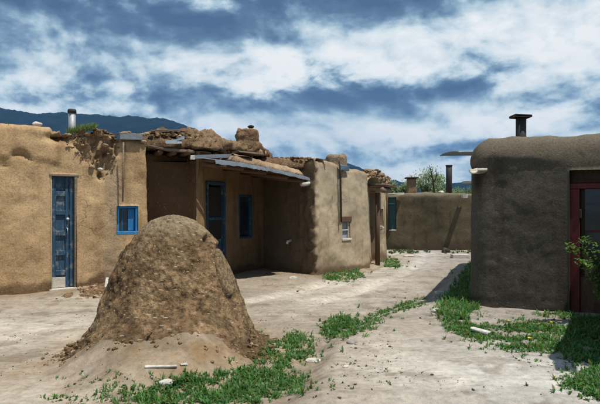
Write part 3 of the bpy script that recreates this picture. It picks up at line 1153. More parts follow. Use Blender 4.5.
for a in ((-0.01, 0.045, 0.03, 0.13, 0.0, ht), (w - 0.045, w + 0.01, 0.03, 0.13, 0.0, ht), (0.046, w - 0.046, 0.035, 0.13, ht - 0.045, ht + 0.01), (-0.01, w + 0.01, -0.012, 0.13, -0.03, 0.035)):
    one(wn, 'frame', M['blue_bright'], win, *a)
one(wn, 'shutter', M['blue_bright'], win, w * 0.56, w - 0.047, 0.10, 0.125, 0.04, ht - 0.05)
one(wn, 'pane', M['glass'], win, 0.047, w * 0.555, 0.125, 0.133, 0.037, ht - 0.046)
one(wn, 'sash_bar', M['blue_bright'], win, w * 0.27, w * 0.31, 0.108, 0.124, 0.036, ht - 0.046)
# weathered pole that carries rain from the flashing to the window head
b = MB()
x_, y_ = XY(123.2, 11.05)
b.tube([(x_ + 0.02, y_ - 0.05, 2.74), (x_ + 0.015, y_ - 0.045, 2.2), (x_, y_ - 0.04, 1.62)], [0.017, 0.014, 0.016], 8, wob=0.08)
b.build('drain_pole', M['grey_wood'], h1, True)

# clods and stones showing in the breach of the first house
b, b2, b3 = MB(), MB(), MB()
h1V = np.array([v.co for v in h1w.data.vertices]) + np.array(h1['_base'])
h1V = h1V[(h1V[:, 1] < 11.5) & (h1V[:, 2] > 1.8) & (h1V[:, 0] > -4.6)]
u1 = np.array([0.82, 0.57, 0]); n1 = np.array([0.57, -0.82, 0])


def on_h1(px, py):
    # point on the facade of the first house
    r = (px - 300) / 583.0
    if px < 104:
        p0, p1 = np.array(P1[0]), np.array(P1[1])
    else:
        p0, p1 = np.array(P1[1]), np.array(P1[2])
    d_ = p1 - p0
    t_ = (r * p0[1] - p0[0]) / (d_[0] - r * d_[1])
    q = p0 + d_ * t_
    return np.array([q[0], q[1], Z(py, q[1])])


cnt = 0
for i in range(330):
    px, py = rng.uniform(66, 123), rng.uniform(126, 188)
    lo = np.interp(px, [66, 75, 84, 92, 102, 110, 118, 124], [140, 144, 154, 163, 174, 166, 148, 130])
    if py > lo + rng.exponential(3.0):
        continue
    p = on_h1(px, py)
    s = rng.uniform(0.008, 0.024) * (2.2 if rng.random() < 0.12 else 1)
    j = int(np.argmin(((h1V - p) ** 2).sum(1)))
    pw = h1V[j].copy()
    if pw[2] > 2.93 and rng.random() < .5:
        continue
    if rng.random() < 0.15:
        d1 = rng.normal(size=3) * np.array([1, 1, .7]); d1 /= np.linalg.norm(d1)
        d2 = np.cross(d1, rng.normal(size=3)); d2 /= np.linalg.norm(d2)
        b3.box(pw + n1 * rng.uniform(-0.02, 0.05), d1, d2, np.cross(d1, d2), rng.uniform(.03, .10), rng.uniform(.004, .008), .005)
    else:
        (b2 if rng.random() < 0.4 else b).rock(pw + n1 * rng.uniform(-0.03, 0.02), s, i, 0.75, 1, (1.3, 1, rng.uniform(.5, .9)), rng.uniform(0, 6))
for i in range(40):
    px = rng.uniform(92, 121)
    p = on_h1(px, 133)
    p = p - n1 * rng.uniform(0.05, 0.4)
    tops = h1V[np.hypot(h1V[:, 0] - p[0], h1V[:, 1] - p[1]) < 0.08]
    if not len(tops):
        continue
    p[2] = tops[:, 2].max() - .005
    b.rock(p, rng.uniform(0.02, 0.05), i + 50, 0.35, 1, (1.2, 1, .6), rng.uniform(0, 6))
kind(b.build('broken_mud', M['clod'], h1), 'stuff')
kind(b2.build('loose_stones', M['clod_pale'], h1), 'stuff')
kind(b3.build('straw_stalks', M['straw'], h1), 'stuff')
p = on_h1(101.5, 173)
p = h1V[int(np.argmin(((h1V - p) ** 2).sum(1)))]
b = MB(); b.rock(p + n1 * 0.015, 0.045, 91, 0.3, 2, (1, .8, .8))
b.build('hanging_stone', M['white_stone'], h1, True)

# things on the first roof
x_, y_ = XY(72, 11.0)
t_ = thing('stovepipe', 'grey metal stovepipe with a dark rim on the tan house roof', 'chimney pipe', (x_, y_, 2.62))
b = MB(); b.tube([(x_, y_, 2.60), (x_, y_, Z(113, y_))], 0.066, 18); b.build('pipe', M['pipe_grey'], t_, True)
b = MB(); b.tube([(x_, y_, Z(113.2, y_)), (x_, y_, Z(111, y_)), (x_, y_, Z(109.4, y_))], [0.078, 0.08, 0.07], 18); b.build('collar', M['pipe_black'], t_, True)
x_, y_ = XY(37, 10.6)
b = MB(); b.rock((x_, y_, Z(123.6, y_) - 0.01), 0.085, 5, 0.22, 3, (1.0, 0.8, 0.5), 0.4)
tag(b.build('white_stone', M['white_stone'], None, True, base=(x_, y_, 2.85)), 'rounded white stone on the tan roof edge left of the stovepipe', 'stone')
p = on_h1(131, 137)
b = MB()
uu = np.array([0.88, 0.47, 0.02]); uu /= np.linalg.norm(uu)
nn = np.cross(uu, UP)
fl = MB()
fl.box(p + nn * 0.03 + UP * 0.0, uu, nn, UP + 0.02 * nn, 0.42, 0.02, 0.11, 0.004, 0.004)
fl.box(p - nn * 0.16 + UP * 0.065, uu, nn, UP, 0.46, 0.38, 0.012, 0.003, 0.006)
fl.build('flashing', M['tin'], h1)
b = MB()
for (qx, qy, s) in ((125, 132.5, .06), (129, 131.8, .045), (143, 134, .05), (144, 141, .055), (147, 133, .05)):
    q = on_h1(qx, qy); b.rock(q - nn * 0.05 + UP * -0.01, s, qx, 0.3, 2, (1.2, 1, .6))
kind(b.build('edge_stones', M['clod_pale'], h1, True), 'stuff')

# =================================================================== SECOND HOUSE (shaded porch)
h2 = thing('adobe_house', 'brown mud house with rubble roof and tin-edged porch shading a blue door', 'house', (-1.9, 12.4, 0))
A2 = (-3.45, 11.95)
P2 = [A2, XY(193, 12.35), XY(195, 11.72), XY(206.5, 11.93), (-1.985, 12.2), (-0.78, 14.82), (-1.2, 16.2), (-4.6, 15.4)]


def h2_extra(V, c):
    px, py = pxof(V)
    k = ((px < 194) & (V[:, 1] < 12.6)).astype(float)[:, None] * 0.7  # recess wall darkened in the colour, for shade under the overhang
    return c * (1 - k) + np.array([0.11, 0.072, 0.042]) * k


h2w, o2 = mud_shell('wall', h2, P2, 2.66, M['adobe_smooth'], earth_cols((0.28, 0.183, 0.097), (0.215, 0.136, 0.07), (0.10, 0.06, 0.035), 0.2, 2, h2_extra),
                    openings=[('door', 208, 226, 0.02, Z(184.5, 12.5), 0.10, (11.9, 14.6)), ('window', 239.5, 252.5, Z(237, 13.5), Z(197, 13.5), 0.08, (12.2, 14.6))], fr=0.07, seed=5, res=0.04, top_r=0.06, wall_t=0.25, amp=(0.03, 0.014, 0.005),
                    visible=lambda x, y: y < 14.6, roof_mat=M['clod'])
dr = o2['door']
w, ht = dr.w, dr.zb - dr.za
dl = one(dr, 'door', M['blue_paint'], h2, 0.045, w - 0.045, 0.06, 0.09, 0.03, 0.80)
dl['label'] = 'blue framed screen door in porch shade'
one(dr, 'screen', M['screen'], dl, 0.046, w - 0.046, 0.070, 0.085, 0.81, ht - 0.05)
for zr in (1.25,):
    one(dr, 'rail', M['blue_dark'], dl, 0.046, w - 0.046, 0.055, 0.069, zr - .03, zr + .03)
for a in ((-0.01, 0.05, -0.015, 0.10, 0.0, ht), (w - 0.05, w + 0.01, -0.015, 0.10, 0.0, ht), (-0.012, w + 0.012, -0.018, 0.10, ht + 0.001, ht + 0.06)):
    one(dr, 'door_frame', M['blue_paint'], h2, *a)
wn = o2['window']
w, ht = wn.w, wn.zb - wn.za
wi = one(wn, 'window', M['dark'], h2, 0, w, 0.10, 0.12, 0, ht)
for a in ((-0.01, 0.045, -0.01, 0.08, 0.0, ht), (w - 0.045, w + 0.01, -0.01, 0.08, 0.0, ht), (-0.01, w + 0.01, -0.013, 0.08, ht + 0.001, ht + 0.045), (-0.012, w + 0.012, -0.02, 0.08, -0.045, -0.001)):
    one(wn, 'frame', M['blue_dark'], wi, *a)
one(wn, 'pane', M['glass'], wi, 0.046, w - 0.046, 0.055, 0.065, 0.001, ht - 0.001)

rough_cols = earth_cols((0.23, 0.15, 0.085), (0.12, 0.074, 0.042), (0.2, 0.13, 0.08), 0.01, 3, None, 0.1)
# mud roof layers, ragged front edge over the recess
R2 = [(-3.35, 11.75), XY(188, 11.85), XY(205, 11.75), XY(232, 12.2), XY(262, 12.9), (-0.7, 14.6), (-4.4, 14.6), (-4.0, 12.6)]
lump_slab('mud_roof', h2, R2, 2.70, 2.93, M['adobe_rough'], rough_cols, seed=3, amp=(0.07, 0.09, 0.05), res=0.038)
R3 = [XY(160, 12.3), XY(185, 12.25), XY(205, 12.3), XY(222, 12.6), XY(232, 13.0), (-1.5, 14.2), (-4.0, 14.2), XY(148, 12.6)]
lump_slab('mud_roof_layer', h2, R3, 2.88, 3.12, M['adobe_rough'], rough_cols, seed=9, amp=(0.09, 0.12, 0.06), res=0.038,
          slope=lambda x, y: np.interp(300 + 583 * x / y, [150, 190, 215, 235, 260], [0.02, 0.06, -0.04, -0.16, -0.2]))
R4 = [XY(256, 13.15), XY(285, 13.35), XY(314, 13.5), (0.25, 14.6), (-0.9, 15.3), (-1.6, 14.2)]
lump_slab('mud_roof', h2, R4, 2.40, 2.65, M['adobe_rough'], rough_cols, seed=29, amp=(0.04, 0.05, 0.025), res=0.045)
# roof boards showing at the broken edge
for i, (pa, pb, ya, yb, Ya, Yb) in enumerate(((147, 172, 146, 150.5, 11.7, 11.75), (151, 181, 131.5, 131.0, 12.1, 12.2), (166, 193, 149.5, 151.5, 11.75, 11.7),
                                              (168, 196, 135, 139, 12.15, 12.1), (238, 262, 151.5, 154, 12.1, 12.5))):
    a = np.array([*XY(pa, Ya), Z(ya, Ya)]); c = np.array([*XY(pb, Yb), Z(yb, Yb)])
    d_ = c - a; l_ = np.linalg.norm(d_); d_ /= l_
    s_ = np.cross(d_, UP); s_ /= np.linalg.norm(s_)
    b = MB(); b.box((a + c) / 2 - s_ * 0.1, d_, s_, np.cross(s_, d_), l_, 0.30, 0.045, 0.006, 0.004)
    b.build('plank', M['grey_wood'], h2)
# vigas (round beam ends) under the overhang
for px, Y in ((157, 11.9), (171, 11.9), (185, 11.85)):
    x_, y_ = XY(px, Y)
    b = MB(); b.tube([(x_ + 0.12, y_ - 0.2, 2.62), (x_ - 0.25, y_ + 0.6, 2.62)], 0.055, 10, wob=0.04)
    b.build('viga', M['brown_wood'], h2, True)

rub, rubp = MB(), MB()
for i in range(300):
    t = rng.random()
    px = 148 + 88 * t
    top = np.interp(px, [148, 160, 180, 200, 215, 228, 236], [131, 129.5, 129, 132, 140, 150, 158])
    bot = np.interp(px, [148, 180, 205, 236], [140, 143, 150, 160])
    py = rng.uniform(top, bot)
    Y = rng.uniform(11.9, 12.5) + 0.008 * max(0, px - 190)
    x_, y_ = XY(px, Y)
    s = rng.uniform(0.015, 0.05) * (1.8 if rng.random() < .08 else 1)
    (rubp if rng.random() < 0.18 else rub).rock((x_, y_, Z(py, Y) - s * .3 - .02), s, i, 0.75, 1, (1.3, 1, rng.uniform(.5, .9)), rng.uniform(0, 6))
for i in range(90):
    px = rng.uniform(262, 312)
    Y = rng.uniform(13.45, 14.0)
    x_, y_ = XY(px, Y)
    rub.rock((x_, y_, 2.66), rng.uniform(0.015, 0.045), i + 900, 0.7, 1, (1.2, 1, .7), rng.uniform(0, 6))
kind(rub.build('roof_rubble', M['clod'], h2), 'stuff')
kind(rubp.build('roof_stones', M['clod_pale'], h2), 'stuff')

# porch roof: rafters, boards, tin edge, mud on top
E0 = np.array([*XY(213, 10.55), 0]); E1 = np.array([*XY(307.5, 12.75), 0])
SK = np.array([-0.63, 0.776, 0])
eu = (E1 - E0) / np.linalg.norm(E1 - E0); en = np.array([eu[1], -eu[0], 0])
el_ = float(np.linalg.norm(E1 - E0))


def ez(t):
    return float(np.interp(t, [0, .25, .45, .75, 1.0], [2.33, 2.315, 2.285, 2.20, 2.125]))


porch = thing('porch_roof', 'sagging tin-edged porch roof of boards and mud over the shaded blue door', 'porch roof', (-1.0, 12.0, 2.2))
nb = 7
for i in range(nb + 1):
    t0, t1 = i / nb, (i + 1) / nb - 0.006
    a, c = E0 + eu * el_ * t0, E0 + eu * el_ * t1
    if i == nb:
        a, c = a + SK * 0.25, c + SK * 0.25
    z0_ = ez(min(1, (t0 + t1) / 2))
    dep = 0.5 if i < 2 else 2.6
    back = SK * dep + UP * 0.10 * dep
    mid = (a + c) / 2 + back / 2 + UP * (z0_ + 0.02)
    back /= np.linalg.norm(back)
    tl = (c - a) + UP * (ez(t1) - ez(t0)); lw = np.linalg.norm(tl); tl /= lw
    b = MB(); b.box(mid, tl, back, np.cross(tl, back), lw, dep, 0.03, 0.004, 0.003)
    b.build('plank', M['brown_wood'], porch)
for t in (0.06, 0.3, 0.54, 0.78, 0.96):
    a = E0 + eu * el_ * t - en * 0.08 + UP * (ez(t) - 0.045)
    c = a + (SK + UP * .1) * (0.5 if t < .1 else 2.3)
    b = MB(); b.tube([a, c], 0.045, 9, wob=0.05); b.build('rafter', M['brown_wood'], porch, True)
# tin edge: bent sheets with a turned-down lip, three lengths with slightly different tilt
for (t0, t1, dz, tilt) in ((0.0, 0.335, 0.012, 0.10), (0.325, 0.50, 0.004, 0.16), (0.49, 1.0, 0.016, 0.13)):
    n_ = 14
    V, fc = [], []
    for k in range(n_ + 1):
        t = t0 + (t1 - t0) * k / n_
        p0 = E0 + eu * el_ * t + UP * (ez(t) + dz + 0.006 * math.sin(k * 1.7))
        for (o_, z_) in ((-0.55, 0.110), (-0.25, 0.065), (0.02, 0.026), (0.050, 0.022), (0.054 + tilt * .1, -0.025), (0.058 + tilt * .12, -0.048 + 0.003 * math.sin(k * 2.3) + 0.002 * math.sin(k * 5.1))):
            V.append(p0 + en * o_ + UP * z_)
    for k in range(n_):
        for j in range(5):
            fc.append((k * 6 + j, (k + 1) * 6 + j, (k + 1) * 6 + j + 1, k * 6 + j + 1))
    ob_ = link_mesh('tin_sheet', np.array(V), fc, M['tin'], porch, False)
    md = ob_.modifiers.new('thickness', 'SOLIDIFY'); md.thickness = 0.006
# mud spread over the boards
pm = [tuple((E0 + eu * el_ * 0.31 - en * 0.35)[:2]), tuple((E0 + eu * el_ * 0.62 - en * 0.22)[:2]), tuple((E1 - eu * 0.12 - en * 0.10)[:2]), tuple((E1 + eu * 0.30 + SK * .45)[:2]), tuple((E1 + eu * 0.25 + SK * 2.2)[:2]), tuple((E0 + eu * 1.15 + SK * 2.3)[:2])]
lump_slab('mud_cover', porch, pm, 0.0, 0.16, M['adobe_rough'], earth_cols((0.42, 0.3, 0.19), (0.30, 0.2, 0.12), (0.3, 0.2, 0.12), 0.01, 6, None, 0.1), seed=6, amp=(0.03, 0.03, 0.012), res=0.06,
          slope=lambda x, y: np.interp(((x - E0[0]) * eu[0] + (y - E0[1]) * eu[1]) / el_, [0, .25, .45, .75, 1], [2.33, 2.315, 2.285, 2.20, 2.13]) + 0.04 + 0.105 * np.clip(-((x - E0[0]) * en[0] + (y - E0[1]) * en[1]), 0, 2))
# short tin sheet left of the porch
a = np.array([*XY(193.5, 11.45), Z(157, 11.45)]); c = np.array([*XY(232, 11.75), Z(156, 11.75)])
d_ = (c - a); l_ = np.linalg.norm(d_); d_ /= l_; s_ = np.cross(d_, UP); s_ /= np.linalg.norm(s_)
tsh = thing('tin_strip', 'short bent tin strip with white end left of the porch edge', 'metal sheet', tuple(a))
b = MB(); b.box((a + c) / 2, d_, s_, UP, l_, 0.025, 0.075, 0.005, 0.003); b.build('lip', M['tin'], tsh)
b = MB(); b.box((a + c) / 2 - s_ * 0.19 + UP * 0.05, d_, s_ * 1.0 - UP * 0.06, UP, l_, 0.33, 0.012, 0.003, 0.003); b.build('sheet', M['tin'], tsh)
b = MB(); b.box(a - d_ * 0.02 + s_ * 0.012 - UP * 0.01, d_, s_, UP, 0.09, 0.04, 0.085, 0.01, 0.004); b.build('end_cap', M['white_paint'], tsh)
# scrap of tin on the roof
a = np.array([*XY(173.5, 11.6), Z(142, 11.6)])
d_ = np.array([0.95, 0.25, 0.10]); d_ /= np.linalg.norm(d_); s_ = np.array([0.2, -0.85, -0.45]); s_ -= d_ * s_.dot(d_); s_ /= np.linalg.norm(s_)
tsc = thing('tin_scrap', 'crumpled pale tin scrap on the brown roof edge above the recess', 'metal sheet', tuple(a))
b = MB(); b.box(a, d_, s_, np.cross(d_, s_), 0.31, 0.20, 0.014, 0.003, 0.008); b.build('sheet', M['tin'], tsc)
b = MB(); b.box(a + d_ * 0.13 - s_ * 0.05 + UP * 0.035, d_ + UP * .3, s_, UP, 0.14, 0.13, 0.012, 0.003, 0.008); b.build('bent_corner', M['tin'], tsc)

# chimney stub on the second house
cx_, cy_ = XY(248, 13.3)
chim = thing('mud_chimney', 'squat brown mud chimney with a black stone on its top', 'chimney', (cx_, cy_, 2.75))
zc0, zc1 = Z(147, cy_) - 0.08, Z(128.5, cy_)
mud_shell('stack', chim, [(cx_ - .24, cy_ - .22), (cx_ + .24, cy_ - .18), (cx_ + .23, cy_ + .25), (cx_ - .25, cy_ + .22)], zc1, M['adobe_rough'],
          earth_cols((0.31, 0.19, 0.11), (0.20, 0.115, 0.065), (0.25, 0.16, 0.1), 0.01, 4, None, 0.2), fr=0.13, res=0.03, top_r=0.07, wall_t=0.14, batter=0.0, amp=(0.05, 0.04, 0.02), z0=zc0, seed=12, roof_drop=0.15)
b = MB(); b.rock((*XY(251, cy_ - 0.1), zc1 + 0.025), 0.055, 8, 0.2, 2, (1.3, 1, .7)); tag(b.build('black_stone', M['black_stone'], None, True, base=(*XY(251, cy_ - .1), zc1)), 'small black stone lying on top of the squat mud chimney', 'stone')
lump_slab('chimney_base', chim, [XY(238, 12.75), XY(262, 12.85), XY(269, 13.3), XY(266, 14.0), XY(236, 13.9)], Z(155, 13), Z(146.5, 13), M['adobe_rough'],
          earth_cols((0.40, 0.27, 0.16), (0.28, 0.18, 0.10), (0.3, 0.2, 0.12), 0.01, 6, None, 0.1), seed=16, amp=(0.05, 0.04, 0.015), res=0.05)

# =================================================================== THIRD HOUSE (pale wall along the lane)
h3 = thing('adobe_house', 'pale plastered mud house with tiny curtained window beside the lane', 'house', (0.4, 13.2, 0))
P3 = [(-1.62, 15.42), (0.336, 13.02), (1.84, 15.08), (1.2, 17.2), (-1.0, 17.0)]


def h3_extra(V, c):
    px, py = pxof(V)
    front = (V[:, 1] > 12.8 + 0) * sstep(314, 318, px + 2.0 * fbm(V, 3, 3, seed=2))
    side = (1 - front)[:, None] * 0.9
    c = c * (1 - side) + np.array([0.125, 0.083, 0.049]) * side  # side turned from the sun darkened in the colour
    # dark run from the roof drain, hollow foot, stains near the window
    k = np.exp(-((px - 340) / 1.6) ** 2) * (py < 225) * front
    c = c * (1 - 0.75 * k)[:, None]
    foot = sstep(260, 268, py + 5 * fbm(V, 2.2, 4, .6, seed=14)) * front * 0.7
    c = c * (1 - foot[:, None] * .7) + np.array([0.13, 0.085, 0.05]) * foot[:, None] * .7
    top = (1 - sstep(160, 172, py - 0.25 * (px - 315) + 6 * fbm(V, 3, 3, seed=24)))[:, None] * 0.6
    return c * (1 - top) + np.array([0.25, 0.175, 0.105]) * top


def h3_disp(V, S):
    px, py = pxof(V)
    d = 0.0 * px
    rough = (px < 318) & (px > 300)
    return d + rough * 0.05 * fbm(V, 5, 3, seed=7)


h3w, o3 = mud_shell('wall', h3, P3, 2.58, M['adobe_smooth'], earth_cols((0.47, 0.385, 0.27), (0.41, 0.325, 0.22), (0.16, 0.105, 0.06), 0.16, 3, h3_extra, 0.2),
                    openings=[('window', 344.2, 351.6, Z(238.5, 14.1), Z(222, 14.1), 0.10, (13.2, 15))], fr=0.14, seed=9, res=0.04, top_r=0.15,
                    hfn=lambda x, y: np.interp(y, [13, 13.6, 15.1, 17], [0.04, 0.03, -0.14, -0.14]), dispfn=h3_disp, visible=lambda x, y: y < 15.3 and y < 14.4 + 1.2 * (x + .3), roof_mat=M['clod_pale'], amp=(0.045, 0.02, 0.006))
wn = o3['window']
w, ht = wn.w, wn.zb - wn.za
wi = one(wn, 'window', M['curtain'], h3, -0.0, w, 0.085, 0.10, 0, ht)
wi['label'] = 'tiny window with patterned blue curtain'
one(wn, 'lintel', M['brown_wood'], h3, -0.05, w + 0.06, -0.015, 0.12, ht + 0.001, ht + 0.13)
one(wn, 'sill', M['white_paint'], wi, -0.04, w + 0.03, -0.03, 0.10, -0.05, -0.001)
for a in ((-0.005, 0.03, 0.03, 0.084, 0, ht), (w - 0.03, w + 0.005, 0.03, 0.084, 0, ht), (0.031, w - 0.031, 0.04, 0.084, ht * .5 - .013, ht * .5 + .013)):
    one(wn, 'frame', M['pale_wood'], wi, *a)


def on_path(P, seg, px):
    r = (px - 300) / 583.0
    p0, p1 = np.array(P[seg], float), np.array(P[seg + 1], float)
    d_ = p1 - p0
    t_ = (r * p0[1] - p0[0]) / (d_[0] - r * d_[1])
    q = p0 + d_ * t_
    u_ = d_ / np.linalg.norm(d_)
    return np.array([q[0], q[1], 0]), np.array([u_[0], u_[1], 0]), np.array([u_[1], -u_[0], 0])


q, u_, n_ = on_path(P3, 1, 340.2)
b = MB(); b.tube([q + n_ * 0.03 + UP * Z(161, q[1]) - n_ * .06, q + n_ * 0.01 + UP * 2.3, q + n_ * 0.03 + UP * Z(222, q[1])], [0.022, 0.018, 0.02], 8, wob=.05)
b.build('drain_pipe', M['dark_wood'], h3, True)
q, u_, n_ = on_path(P3, 0, 308)
cn = MB(); cn.tube([q - n_ * 0.1 + UP * 2.06 + u_ * -0.02, q + n_ * 0.20 + UP * 2.03], 0.05, 10); cn.build('canale', M['white_paint'], h3, True)
q, u_, n_ = on_path(P3, 0, 290)
b = MB(); b.tube([q - n_ * 0.05 + UP * 0.74, q + n_ * 0.07 + UP * 0.71, q + n_ * 0.09 + UP * 0.66], [0.03, 0.034, 0.036], 10); b.build('waste_pipe', M['white_paint'], h3, True)
# stub chimney and patch of blue tar paper
q, u_, n_ = on_path(P3, 1, 349.5)
q = q - n_ * 0.38
chm = thing('mud_chimney', 'low rounded mud chimney on the pale house parapet', 'chimney', (q[0], q[1], 2.3))
zt = Z(154.5, q[1]); c0 = q[:2]
mud_shell('stack', chm, [tuple(c0 + np.array(a)) for a in ((-.2, -.19), (.2, -.17), (.2, .2), (-.2, .18))], zt, M['adobe_rough'],
          earth_cols((0.33, 0.25, 0.17), (0.24, 0.17, 0.11), (0.3, 0.2, 0.12), .01, 7, None, 0.1), fr=0.14, res=0.035, top_r=0.1, wall_t=0.18, batter=-0.02, amp=(0.03, 0.02, 0.008), z0=2.2, seed=21, roof_drop=0.05, roof_mat=M['clod'])
q, u_, n_ = on_path(P3, 1, 345)
b = MB(); b.box(q + n_ * -0.02 + UP * Z(168, q[1]), u_, n_, UP, 0.42, 0.05, 0.12, 0.01, 0.012); b.build('tar_paper', M['tin_blue'], h3)

# =================================================================== FOURTH HOUSE (end of the row)
h4 = thing('adobe_house', 'small end house with brown post porch and rubble on top before the far wall', 'house', (2.2, 16.3, 0))
P4 = [(1.76, 15.3), (2.63, 17.45), (2.3, 19.6), (0.4, 19.0)]
h4w, o4 = mud_shell('wall', h4, P4, 2.32, M['adobe_smooth'], earth_cols((0.46, 0.37, 0.25), (0.39, 0.31, 0.20), (0.17, 0.11, 0.065), 0.28, 4, None, 0.25),
                    openings=[('door', 371.2, 377.5, 0.0, 1.95, 0.2, (15.2, 17)), ('window', 380, 384.6, 0.95, 1.48, 0.15, (16, 17.5))], fr=0.1, seed=13, res=0.045, roof_mat=M['clod'], visible=lambda x, y: x > 1.2)
dr = o4['door']
w, ht = dr.w, dr.zb - dr.za
one(dr, 'door', mat_wood('faded_red_wood', (0.13, 0.06, 0.045), (0.19, 0.09, 0.065), .85), h4, 0.0, w, 0.12, 0.16, 0.02, 0.95)['label'] = 'faded red lower half door'
one(dr, 'doorway_back', M['dark'], h4, 0.0, w, 0.23, 0.26, 0.0, ht)
wn = o4['window']
w, ht = wn.w, wn.zb - wn.za
wi = one(wn, 'window', M['dark'], h4, 0, w, 0.15, 0.17, 0, ht)
one(wn, 'sill', M['white_paint'], wi, -0.04, w + .04, -0.02, 0.15, -0.05, -0.001)
one(wn, 'pane', M['glass'], wi, 0.03, w - .03, 0.12, 0.13, 0.0, ht)
q, u_, n_ = on_path(P4, 0, 374.5)
e0 = q + n_ * 0.05 - u_ * 0.50; e1 = q + n_ * 0.22 + u_ * 0.85
zb_ = Z(190.5, 15.9)
b = MB(); b.tube([e0 + UP * zb_ + n_ * .3, e1 + UP * (zb_ + .02)], 0.075, 12, wob=.03); b.build('porch_beam', M['grey_wood'], h4, True)
b = MB(); b.box((e0 + e1) / 2 + n_ * .05 + UP * (zb_ + 0.115), u_, n_, UP, 1.35, 0.5, 0.05, 0.006, .006); b.build('porch_board', M['brown_wood'], h4)
b = MB(); b.box((e0 + e1) / 2 - n_ * .05 + UP * (zb_ + 0.17), u_, n_, UP, 1.2, 0.45, 0.045, 0.006, .006); b.build('porch_board', M['grey_wood'], h4)
b = MB(); pq, _, _ = on_path(P4, 0, 372.0)
b.tube([pq + n_ * 0.16 + UP * -0.1, pq + n_ * 0.15 + UP * (zb_ - .07)], [0.07, 0.06], 10, wob=.04); b.build('porch_post', M['brown_wood'], h4, True)
pq, _, _ = on_path(P4, 0, 385.3)
b = MB(); b.tube([pq + n_ * 0.05 + UP * 0.9, pq + n_ * 0.05 + UP * 1.95], [0.025, 0.025], 8, wob=.04); b.build('drain_pole', M['brown_wood'], h4, True)
b, b2 = MB(), MB()
for i in range(150):
    px = rng.uniform(370.5, 388); q, u_, n_ = on_path(P4, 0, px)
    hh = rng.uniform(0, 1) * np.interp(px, [370, 374, 380, 385, 389], [0.15, 0.30, 0.34, 0.30, 0.1])
    s = rng.uniform(0.03, 0.09)
    (b2 if rng.random() < .4 else b).rock(q - n_ * rng.uniform(0, .3) + UP * (2.24 + hh), s, i, .75, 1, (1.2, 1, .7))
kind(b.build('roof_rubble', M['clod'], h4), 'stuff')
kind(b2.build('roof_stones', M['clod_pale'], h4), 'stuff')
q, u_, n_ = on_path(P4, 0, 384)
b = MB(); b.rock(q - n_ * .1 + UP * Z(177, q[1]), 0.13, 4, .2, 2, (1.3, 1, .7)); tag(b.build('pale_stone', M['grey_stone'], None, True, base=(q[0], q[1], 2.3)), 'flat grey stone crowning the rubble on the end house roof', 'stone')

# =================================================================== FAR HOUSE across the end of the lane
h5 = thing('adobe_house', 'low dark mud house with flat roof closing the far end of the lane', 'house', (5.0, 21.5, 0))
P5 = [(1.6, 21.1), (8.2, 20.35), (8.6, 24.0), (2.0, 24.6)]


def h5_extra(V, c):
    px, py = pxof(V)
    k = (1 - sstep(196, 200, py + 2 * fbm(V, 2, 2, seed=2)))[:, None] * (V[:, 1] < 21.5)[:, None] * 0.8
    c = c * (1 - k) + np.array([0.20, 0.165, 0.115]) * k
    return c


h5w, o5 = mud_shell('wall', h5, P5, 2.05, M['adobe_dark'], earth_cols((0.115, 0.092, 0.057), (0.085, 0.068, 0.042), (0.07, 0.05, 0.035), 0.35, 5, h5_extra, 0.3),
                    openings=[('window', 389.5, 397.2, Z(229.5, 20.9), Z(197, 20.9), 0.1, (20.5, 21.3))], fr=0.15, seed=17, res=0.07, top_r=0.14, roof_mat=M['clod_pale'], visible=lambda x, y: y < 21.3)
wn = o5['window']
w, ht = wn.w, wn.zb - wn.za
wi = one(wn, 'window', M['teal_paint'], h5, 0, w, 0.06, 0.1, 0, ht)
wi['label'] = 'narrow teal shutter'
one(wn, 'sill', M['white_paint'], wi, 0.02, w, -0.02, 0.1, -0.05, -0.001)
for zz in (0.3, 0.62, 0.9):
    one(wn, 'rail', M['teal_paint'], wi, 0.03, w - .03, 0.045, 0.059, zz - .04, zz + .04)
q, u_, n_ = on_path(P5, 0, 396)
b = MB(); b.box(q + n_ * 0.15 + UP * 2.0, u_, n_, UP, 0.55, 0.35, 0.05, .01, .01); b.build('awning_board', M['pale_wood'], h5)
q, u_, n_ = on_path(P5, 0, 463.5)
b = MB(); b.box(q + n_ * 0.22 + UP * Z(197.6, q[1]), u_, n_, UP, 0.15, 0.45, 0.03, .004); b.box(q + n_ * 0.22 + u_ * .06 + UP * (Z(197.6, q[1]) + .055), u_, n_, UP, 0.03, 0.45, 0.08, .004); b.box(q + n_ * 0.22 - u_ * .06 + UP * (Z(197.6, q[1]) + .055), u_, n_, UP, 0.03, 0.45, 0.08, .004)
b.build('canale', M['white_paint'], h5)
x_, y_ = XY(411.5, 22.2)
chm = thing('mud_chimney', 'narrow dark mud chimney on the low far house roof', 'chimney', (x_, y_, 1.8))
mud_shell('stack', chm, [(x_ - .2, y_ - .18), (x_ + .19, y_ - .18), (x_ + .2, y_ + .18), (x_ - .2, y_ + .18)], Z(178.5, y_), M['adobe_rough'],
          earth_cols((0.25, 0.18, 0.11), (0.18, 0.125, 0.075), (0.2, 0.14, 0.08), .01, 8, None, .2), fr=.06, res=.05, top_r=.05, wall_t=.12, batter=0.01, amp=(.03, .02, .01), z0=1.7, seed=23, roof_drop=.1)
b = MB(); b.box((x_, y_, Z(178, y_)), (1, 0, 0), (0, 1, 0), UP, 0.46, 0.44, 0.05, .012, .008); b.build('cap', M['dark_stone'], chm)
x_, y_ = XY(449, 22.0)
t_ = thing('stovepipe', 'plain tall black stovepipe rising behind the low far house parapet', 'chimney pipe', (x_, y_, 1.85))
b = MB(); b.tube([(x_, y_, 1.8), (x_, y_, 2.6), (x_, y_, Z(165.5, y_))], 0.115, 16); b.build('pipe', M['pipe_black'], t_, True)
b = MB(); b.tube([(x_, y_, Z(166.2, y_)), (x_, y_, Z(165, y_))], 0.13, 16); b.build('rim', M['pipe_black'], t_, True)
x_, y_ = XY(441, 21.0)
